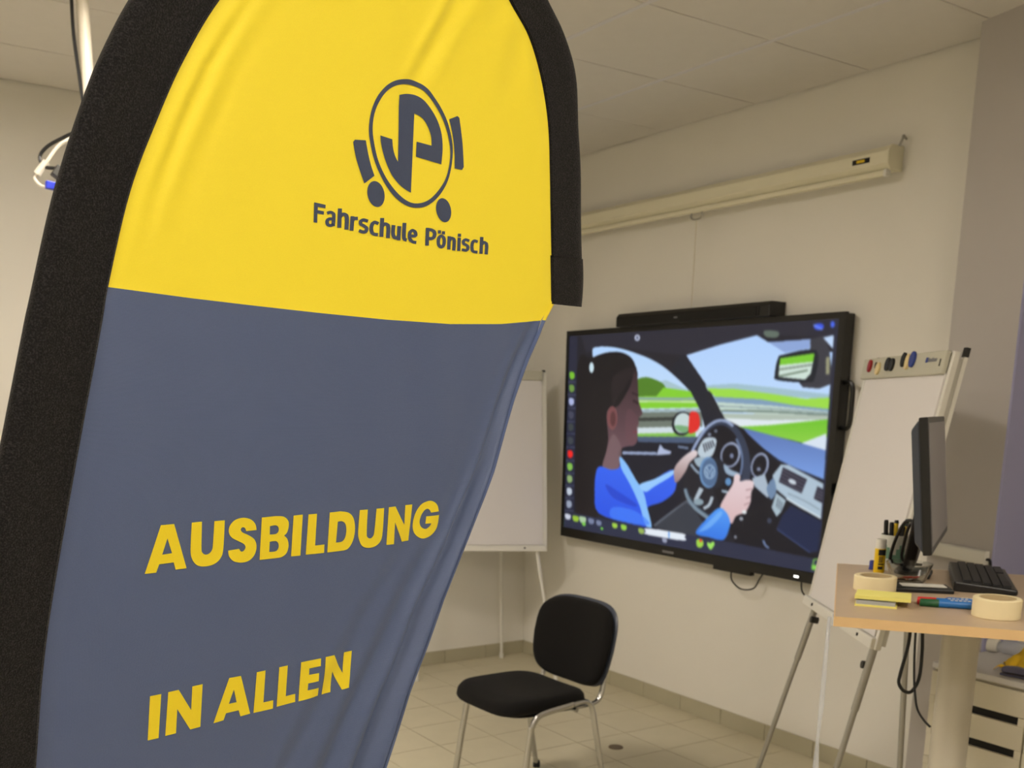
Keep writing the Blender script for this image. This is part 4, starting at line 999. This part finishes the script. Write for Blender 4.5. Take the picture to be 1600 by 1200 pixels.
a = wd(2.255, 1.550); t = item('black_folder', 'flat black folder with a white card on it, in front of the bowl', 'folder', a[0], a[1], math.radians(8))
obj('cover', bx(-0.085, 0.085, -0.045, 0.045, 0.0, 0.010), 'black_plastic', t, bevel=0.002)
obj('card', bx(-0.030, 0.075, -0.012, 0.030, 0.010, 0.0115), 'white_plastic', t)

# markers lying in a row
def marker(label, w, d, rz, cap, body, z=0.0, end=None):
    t = item('marker', label, 'marker', w, d, rz, 'markers on the desk', z)
    r = 0.0088; c = lambda x: Vector((x, 0, r))
    obj('barrel', tube(B(), [c(-.030), c(.066)], r, 14), body, t, smooth=True)
    cp = obj('cap', tube(B(), [c(-.070), c(-.068), c(-.030)], [r*.85, r*1.05, r*1.05], 14), cap, t, smooth=True)
    obj('tail', tube(B(), [c(.066), c(.072)], [r*.95, r*.7], 14), end or cap, t, smooth=True)
    bm = B()
    for k in range(5):
        x0 = -.005+k*.009; bx(x0, x0+.006, -.004, .003, 2*r-.0004, 2*r+.0004, bm)
    obj('print', bm, 'white_plastic', t)['kind'] = 'stuff'
a = wd(2.130, 1.352)
marker('marker with dark green cap and blue barrel lying in front', a[0]-.008, a[1]-0.006, math.radians(3), 'green', 'blue')
marker('marker with red cap lying behind the green capped one', a[0]-.012, a[1]+0.016, math.radians(2), 'red', 'blue')
marker('marker with dark blue cap half hidden by the front tape roll', a[0]+.050, a[1]+0.037, math.radians(182), 'navy_plastic', 'blue')

# keyboard
ka = wd(2.515, 1.535); t = item('keyboard', 'black computer keyboard lying in front of the monitor', 'keyboard', ka[0], ka[1], math.radians(90-3))
KL, KW = 0.37, 0.145
bm = B(); bx(-KL/2, KL/2, -KW/2, KW/2, 0.0, 0.014, bm)
for v in bm.verts:
    if v.co.z > .01 and v.co.y > 0: v.co.z += 0.012
obj('case', bm, 'black_plastic', t, bevel=0.004)
km = None
for r_ in range(5):
    for c_ in range(15):
        x_ = -KL/2+0.012+0.0233*c_+0.0115; y_ = -KW/2+0.024+0.0225*r_
        if r_ == 0 and 4 <= c_ <= 9:
            if c_ != 6: continue
            o = obj('space_key', bx(-.062, .062, -.009, .009, 0, .006), 'key', t, bevel=0.0012)
        elif km is None:
            o = obj('key', bx(-.0098, .0098, -.0095, .0095, 0, .006), 'key', t); km = o.data
        else: o = link('key', km, t)
        o.location = (x_, y_, 0.0135+(y_+KW/2)/KW*0.012)
def pcable(name, root, pts, r, m, n=7):
    return obj(name, tube(B(), [p-Vector(root.location) for p in cat_rom(pts, n)], r, 7), m, root, smooth=True)
# monitor, seen almost edge-on, screen turned to the right
md = Vector((0.862, 0.507, 0)).normalized(); mn = Vector((md.y, -md.x, 0)); tl = math.radians(7.0)
mup = Vector((0, 0, 1))*math.cos(tl)-mn*math.sin(tl); mb = md.cross(mup)
if mb.dot(mn) < 0: mb = -mb
mc = (Vector((2.118, 1.418, 1.276))+Vector((2.626, 1.718, 1.283)))/2; mbase = Vector((2.440, 1.695, DZ+0.0006))
mt = thing('monitor', 'black computer monitor on the desk, turned almost edge-on', 'monitor', mbase)
MW, MH = 0.568, 0.315
def M(s, t_, d): return mc+md*s+mup*t_+mb*d-mbase
def mslab(s0, s1, t0, t1, d0, d1, ss=1.0, bm=None):
    bm = bm or B(); q = [(s0, t0), (s1, t0), (s1, t1), (s0, t1)]
    A_ = [bm.verts.new(M(s, t_, d1)) for s, t_ in q]; cs, ct = (s0+s1)/2, (t0+t1)/2
    Bq = [bm.verts.new(M(cs+(s-cs)*ss, ct+(t_-ct)*ss, d0)) for s, t_ in q]
    bm.faces.new(A_); bm.faces.new(Bq[::-1])
    for k in range(4): bm.faces.new((A_[k], A_[(k+1) % 4], Bq[(k+1) % 4], Bq[k]))
    return bm
fr = obj('frame', mslab(-MW/2, MW/2, 0, MH, -0.020, 0.0), 'black_plastic', mt, bevel=0.003)
obj('screen', mslab(-MW/2+.014, MW/2-.014, .018, MH-.014, -0.001, 0.0015), 'monitor_screen', mt)
obj('back_cover', mslab(-MW/2+.004, MW/2-.004, .004, MH-.004, -0.040, -0.020, 0.86), 'monitor_back', mt, bevel=0.006, seg=3)
bm = B(); na = M(0, .10, -0.036); nb2 = Vector((0, 0, 0.038))+Vector((-.006, .012, 0)); bar(bm, na, nb2+Vector((0.01, -0.01, 0.0)), 0.10, 0.030, md)
obj('neck', bm, 'black_plastic', mt, bevel=0.005)
bm = B(); prism(bm, [md*s+mn*(d_)+Vector((0, 0, 0)) for s, d_ in ((-.050, -.040), (.050, -.040), (.050, .055), (-.050, .055))], (0, 0, 0.014)); obj('stand_base', bm, 'black_plastic', mt, bevel=0.005)
pcable('cable', mt, [(2.345, 1.620, 1.325), (2.375, 1.675, 1.322), (2.405, 1.720, 1.275), (2.420, 1.745, 1.215), (2.44, 1.745, 1.192), (2.50, 1.715, 1.192)], 0.0045, 'black_plastic')
pcable('cable', mt, [(2.37, 1.625, 1.315), (2.41, 1.685, 1.312), (2.44, 1.720, 1.26), (2.455, 1.73, 1.205), (2.50, 1.700, 1.192)], 0.0045, 'black_plastic')
# cable coil under the desk
cable('hanging_cable', [(2.140, 1.470, 1.146), (2.118, 1.455, 1.07), (2.094, 1.452, 1.0), (2.089, 1.450, 0.975), (2.097, 1.440, 0.958), (2.112, 1.430, 0.958), (2.130, 1.426, 0.99), (2.140, 1.432, 1.05), (2.142, 1.438, 1.10), (2.150, 1.445, 1.146)], 0.0042, 'black_plastic', 'thick black cable hanging in a loop under the desk')
cable('thin_cable', [Vector(q)-dv*0.012 for q in [(2.134, 1.452, 1.146), (2.130, 1.448, 1.08), (2.122, 1.436, 1.0), (2.116, 1.424, 0.955), (2.119, 1.416, 0.92), (2.128, 1.402, 0.895), (2.139, 1.391, 0.880)]], 0.0028, 'dark_plastic', 'thin grey cable dangling from the desk towards its column')
# clear plastic strip hanging from the desk's left edge
st = thing('plastic_strip', 'narrow clear plastic strip hanging from the left edge of the desk', 'plastic strip', D(-0.002, 0.002))
pts = [(D(-0.009, 0.004, -0.002), 0.010, 0.2), (D(-0.010, 0.003, -0.11), 0.011, 0.6), (D(-0.010, 0.004, -0.20), 0.014, 1.3), (D(-0.012, 0.002, -0.27), 0.011, 1.7), (D(-0.011, 0.0, -0.36), 0.018, 1.2), (D(-0.012, 0.0, -0.60), 0.018, 0.9)]
bm = B(); row = []
for p_, w_, an in pts:
    dq = Vector((math.cos(an), -math.sin(an)*0.8, 0))*w_/2
    row.append([bm.verts.new(p_-dq-st.location), bm.verts.new(p_-st.location+Vector((0.0008, 0.0008, 0))), bm.verts.new(p_+dq-st.location)])
for a_, b_ in zip(row[:-1], row[1:]):
    for k in range(2): bm.faces.new((a_[k], a_[k+1], b_[k+1], b_[k]))
so_ = obj('strip', bm, 'clear_strip', st, smooth=True); sd = so_.modifiers.new('thickness', 'SOLIDIFY'); sd.thickness = 0.0006
for z_, d_ in ((-0.004, 0.30), (-0.004, 0.62)):
    pass
obj('tape_tab', dslab(-0.004, -0.0004, 0.0, 0.03, -DT, 0.0, st.location), 'clear_strip', st)

# ================================================================== DRAWER CABINET
CX, CY1, CH = 3.135, 2.052, 0.767
CW, CDp = 0.69, 0.40
cab = thing('drawer_cabinet', 'low white drawer cabinet with black grip slots behind the desk', 'cabinet', (CX+CDp/2, CY1-CW/2, 0))
cb = Vector(cab.location)
obj('carcass', lt(cab, bx(CX+0.018, CX+CDp, CY1-CW, CY1, 0.03, CH-0.0205)), 'cabinet', cab)
obj('top', lt(cab, bx(CX, CX+CDp, CY1-CW-0.002, CY1+0.002, CH-0.020, CH)), 'cabinet_top', cab, bevel=0.002)
obj('plinth', lt(cab, bx(CX+0.05, CX+CDp-0.01, CY1-CW+0.02, CY1-0.02, 0.0, 0.03)), 'dark_plastic', cab)
hgt = 0.1095
for k in range(6):                                  # fronts from 0.738 downwards, black grip slot along the top of each but the first
    z1 = 0.7375 if k == 0 else 0.6515-(k-1)*hgt; z0 = 0.6525 if k == 0 else z1-hgt+0.001
    for y0, y1 in ((CY1-CW/2+0.003, CY1), (CY1-CW, CY1-CW/2-0.003)):
        slot = 0.0 if k == 0 else 0.027
        d_ = obj('drawer', lt(cab, bx(CX, CX+0.0175, y0, y1, z0, z1-slot)), 'cabinet', cab, bevel=0.0015, seg=1)
        if slot:
            obj('grip_slot', lt(cab, bx(CX+0.012, CX+0.0178, y0+0.022, y1-0.02, z1-slot, z1)), 'slot_black', d_)
            obj('slot_end', lt(cab, bx(CX, CX+0.0175, y0, y0+0.022, z1-slot, z1)), 'cabinet', d_)
            obj('slot_end', lt(cab, bx(CX, CX+0.0175, y1-0.02, y1, z1-slot, z1)), 'cabinet', d_)
# things on the cabinet
t = thing('plastic_bottle', 'small white screw-top bottle lying on the drawer cabinet', 'bottle', (3.46, 2.022, CH), math.radians(-78))
obj('cap', tube(B(), [(-.030, 0, .0245), (-.028, 0, .0245), (.006, 0, .0245)], [.0225, .0245, .0245], 20), 'white_plastic', t, smooth=True)
obj('bottle', tube(B(), [(.006, 0, .0245), (.016, 0, .0245), (.028, 0, .026), (.11, 0, .026), (.118, 0, .026)], [.017, .018, .0255, .0255, .018], 20), 'clear_strip', t, smooth=True)
t = thing('cleaning_cloth', 'crumpled yellow cleaning cloth on the drawer cabinet', 'cloth', (3.335, 1.828, CH), 0.3)
bm = B(); n = 26; G = []
for i in range(n):
    for j in range(n):
        a_, b_ = (i/(n-1)-.5), (j/(n-1)-.5); rr = math.hypot(a_, b_)
        z_ = 0.004+0.056*math.exp(-(rr/.33)**2)*(1+.35*math.sin(9*a_+5*b_))+0.007*math.sin(17*a_-9*b_)+0.006*math.sin(23*b_+4*a_)
        G.append(bm.verts.new((a_*.19+.012*math.sin(8*b_), b_*.15+.010*math.sin(9*a_), max(0.001, z_))))
for i in range(n-1):
    for j in range(n-1): bm.faces.new((G[i*n+j], G[(i+1)*n+j], G[(i+1)*n+j+1], G[i*n+j+1]))
o = obj('fabric', bm, 'cloth_yellow', t, smooth=True); o.modifiers.new('thickness', 'SOLIDIFY').thickness = 0.0012
t = thing('stapler', 'grey violet stapler on the front edge of the drawer cabinet', 'stapler', (3.195, 1.760, CH), math.radians(-80))
obj('base', bx(-.075, .075, -.016, .016, 0, .008), 'device', t, bevel=0.003)
bm = B(); prism(bm, [(-.072, -.014, .011), (-.072, -.014, .028), (-.03, -.014, .034), (.07, -.014, .026), (.072, -.014, .011)], (0, .028, 0)); obj('arm', bm, 'device', t, bevel=0.005)
obj('front_tip', bx(.058, .078, -.010, .010, .006, .018), 'ink', t)
t = thing('black_box', 'small black box at the back of the drawer cabinet', 'box', (3.505, 1.76, CH), 0.1)
obj('box_body', bx(-.02, .02, -.05, .03, 0, .035), 'black_plastic', t, bevel=0.003); obj('lid', bx(-.021, .021, -.051, .031, .035, .042), 'dark_plastic', t)
# cable duct on the column
ct = thing('cable_duct', 'white cable duct fixed across the column above the desk', 'cable duct', (3.60, 2.30, 1.07))
cdv = Vector((cB[0]-cA[0], cB[1]-cA[1], 0)); cn = Vector((cdv.y, -cdv.x, 0)).normalized()
if cn.x > 0: cn = -cn
ca_, cb_ = Vector((cA[0], cA[1], 0))+cdv*0.01, Vector((cA[0], cA[1], 0))+cdv*0.97
q = Vector(ct.location)
obj('trunking', prism(B(), [ca_+Vector((0, 0, 1.058))-q, cb_+Vector((0, 0, 1.058))-q, cb_+cn*0.022+Vector((0, 0, 1.058))-q, ca_+cn*0.022+Vector((0, 0, 1.058))-q], (0, 0, 0.05)), 'white_plastic', ct, bevel=0.002)
obj('cover', prism(B(), [ca_+cn*0.022+Vector((0, 0, 1.063))-q, cb_+cn*0.022+Vector((0, 0, 1.063))-q, cb_+cn*0.026+Vector((0, 0, 1.063))-q, ca_+cn*0.026+Vector((0, 0, 1.063))-q], (0, 0, 0.040)), 'white_plastic', ct)
ee = cb_+cn*0.012
cable('duct_cable', [(ee.x+.003, ee.y+.01, 1.075), (ee.x-.004, ee.y-.012, 1.078), (ee.x-.012, ee.y-.024, 1.060), (ee.x-.018, ee.y-.030, 1.01), (ee.x-.02, ee.y-.032, 0.90), (ee.x-.015, ee.y-.036, 0.80)], 0.0055, 'black_plastic', 'black cable coming out of the white cable duct on the column')

# ================================================================== CEILING PROJECTOR (mostly behind the banner)
px_, py_ = 0.945, 4.10
pj = thing('ceiling_projector', 'white projector hanging from a ceiling pole behind the banner', 'projector', (px_, py_, H))
obj('ceiling_flange', lathe(B(), [(0, 0.0), (.06, 0.0), (.06, -.008), (.03, -.014), (0, -.014)], 24), 'pole_white', pj, smooth=True)
obj('pole', tube(B(), [(0, 0, -.01), (0.003, -.02, -.60)], 0.0205, 20), 'pole_white', pj, smooth=True)
obj('bracket', bx(-.06, .10, -.10, .06, -.615, -.595), 'pole_white', pj, bevel=0.003)
bm = B(); box(bm, (0.055, -0.03, -.675), (.33, .26, .11), Matrix.Rotation(math.radians(-12), 3, 'Z')); obj('body', bm, 'white_plastic', pj, bevel=0.015, seg=3)
bm = B(); c0 = Vector((0.19, -0.08, -.675)); tube(bm, [c0, c0+Vector((.05, -.02, 0))*1.2], 0.032, 20); obj('lens', bm, 'black_plastic', pj, smooth=True)
bm = B(); box(bm, (0.835-px_, 4.070-py_, 2.342-H), (.055, .04, .040), Matrix.Rotation(0.6, 3, 'Y')); obj('plug', bm, 'plug_dark', pj, bevel=0.003)
bm = B(); box(bm, (0.812-px_, 4.072-py_, 2.302-H), (.060, .028, .026), Matrix.Rotation(0.1, 3, 'Y')); obj('video_plug', bm, 'vga_blue', pj, bevel=0.003)
def pc(dx, dy, dz): return (px_+dx, py_+dy, H+dz)
pcable('cable', pj, [pc(-.032, .01, -.012), pc(-.033, .008, -.15), pc(-.024, -.005, -.30), pc(-.02, -.02, -.40), (0.905, 4.06, 2.50), (0.864, 4.078, 2.475), (0.806, 4.108, 2.439), (0.778, 4.118, 2.401), (0.789, 4.102, 2.369), (0.817, 4.082, 2.363), (0.86, 4.06, 2.36)], 0.0062, 'black_plastic')
pcable('cable', pj, [(0.95, 4.03, 2.50), (0.850, 4.084, 2.452), (0.80, 4.10, 2.390), (0.790, 4.105, 2.372)], 0.0055, 'cable_white')
pcable('cable_joint', pj, [(0.797, 4.100, 2.385), (0.778, 4.108, 2.360), (0.765, 4.112, 2.342)], 0.0125, 'cable_white')
pcable('cable', pj, [(0.765, 4.112, 2.342), (0.757, 4.113, 2.328), (0.764, 4.104, 2.312), (0.776, 4.094, 2.302), (0.80, 4.08, 2.302)], 0.0050, 'cable_white')
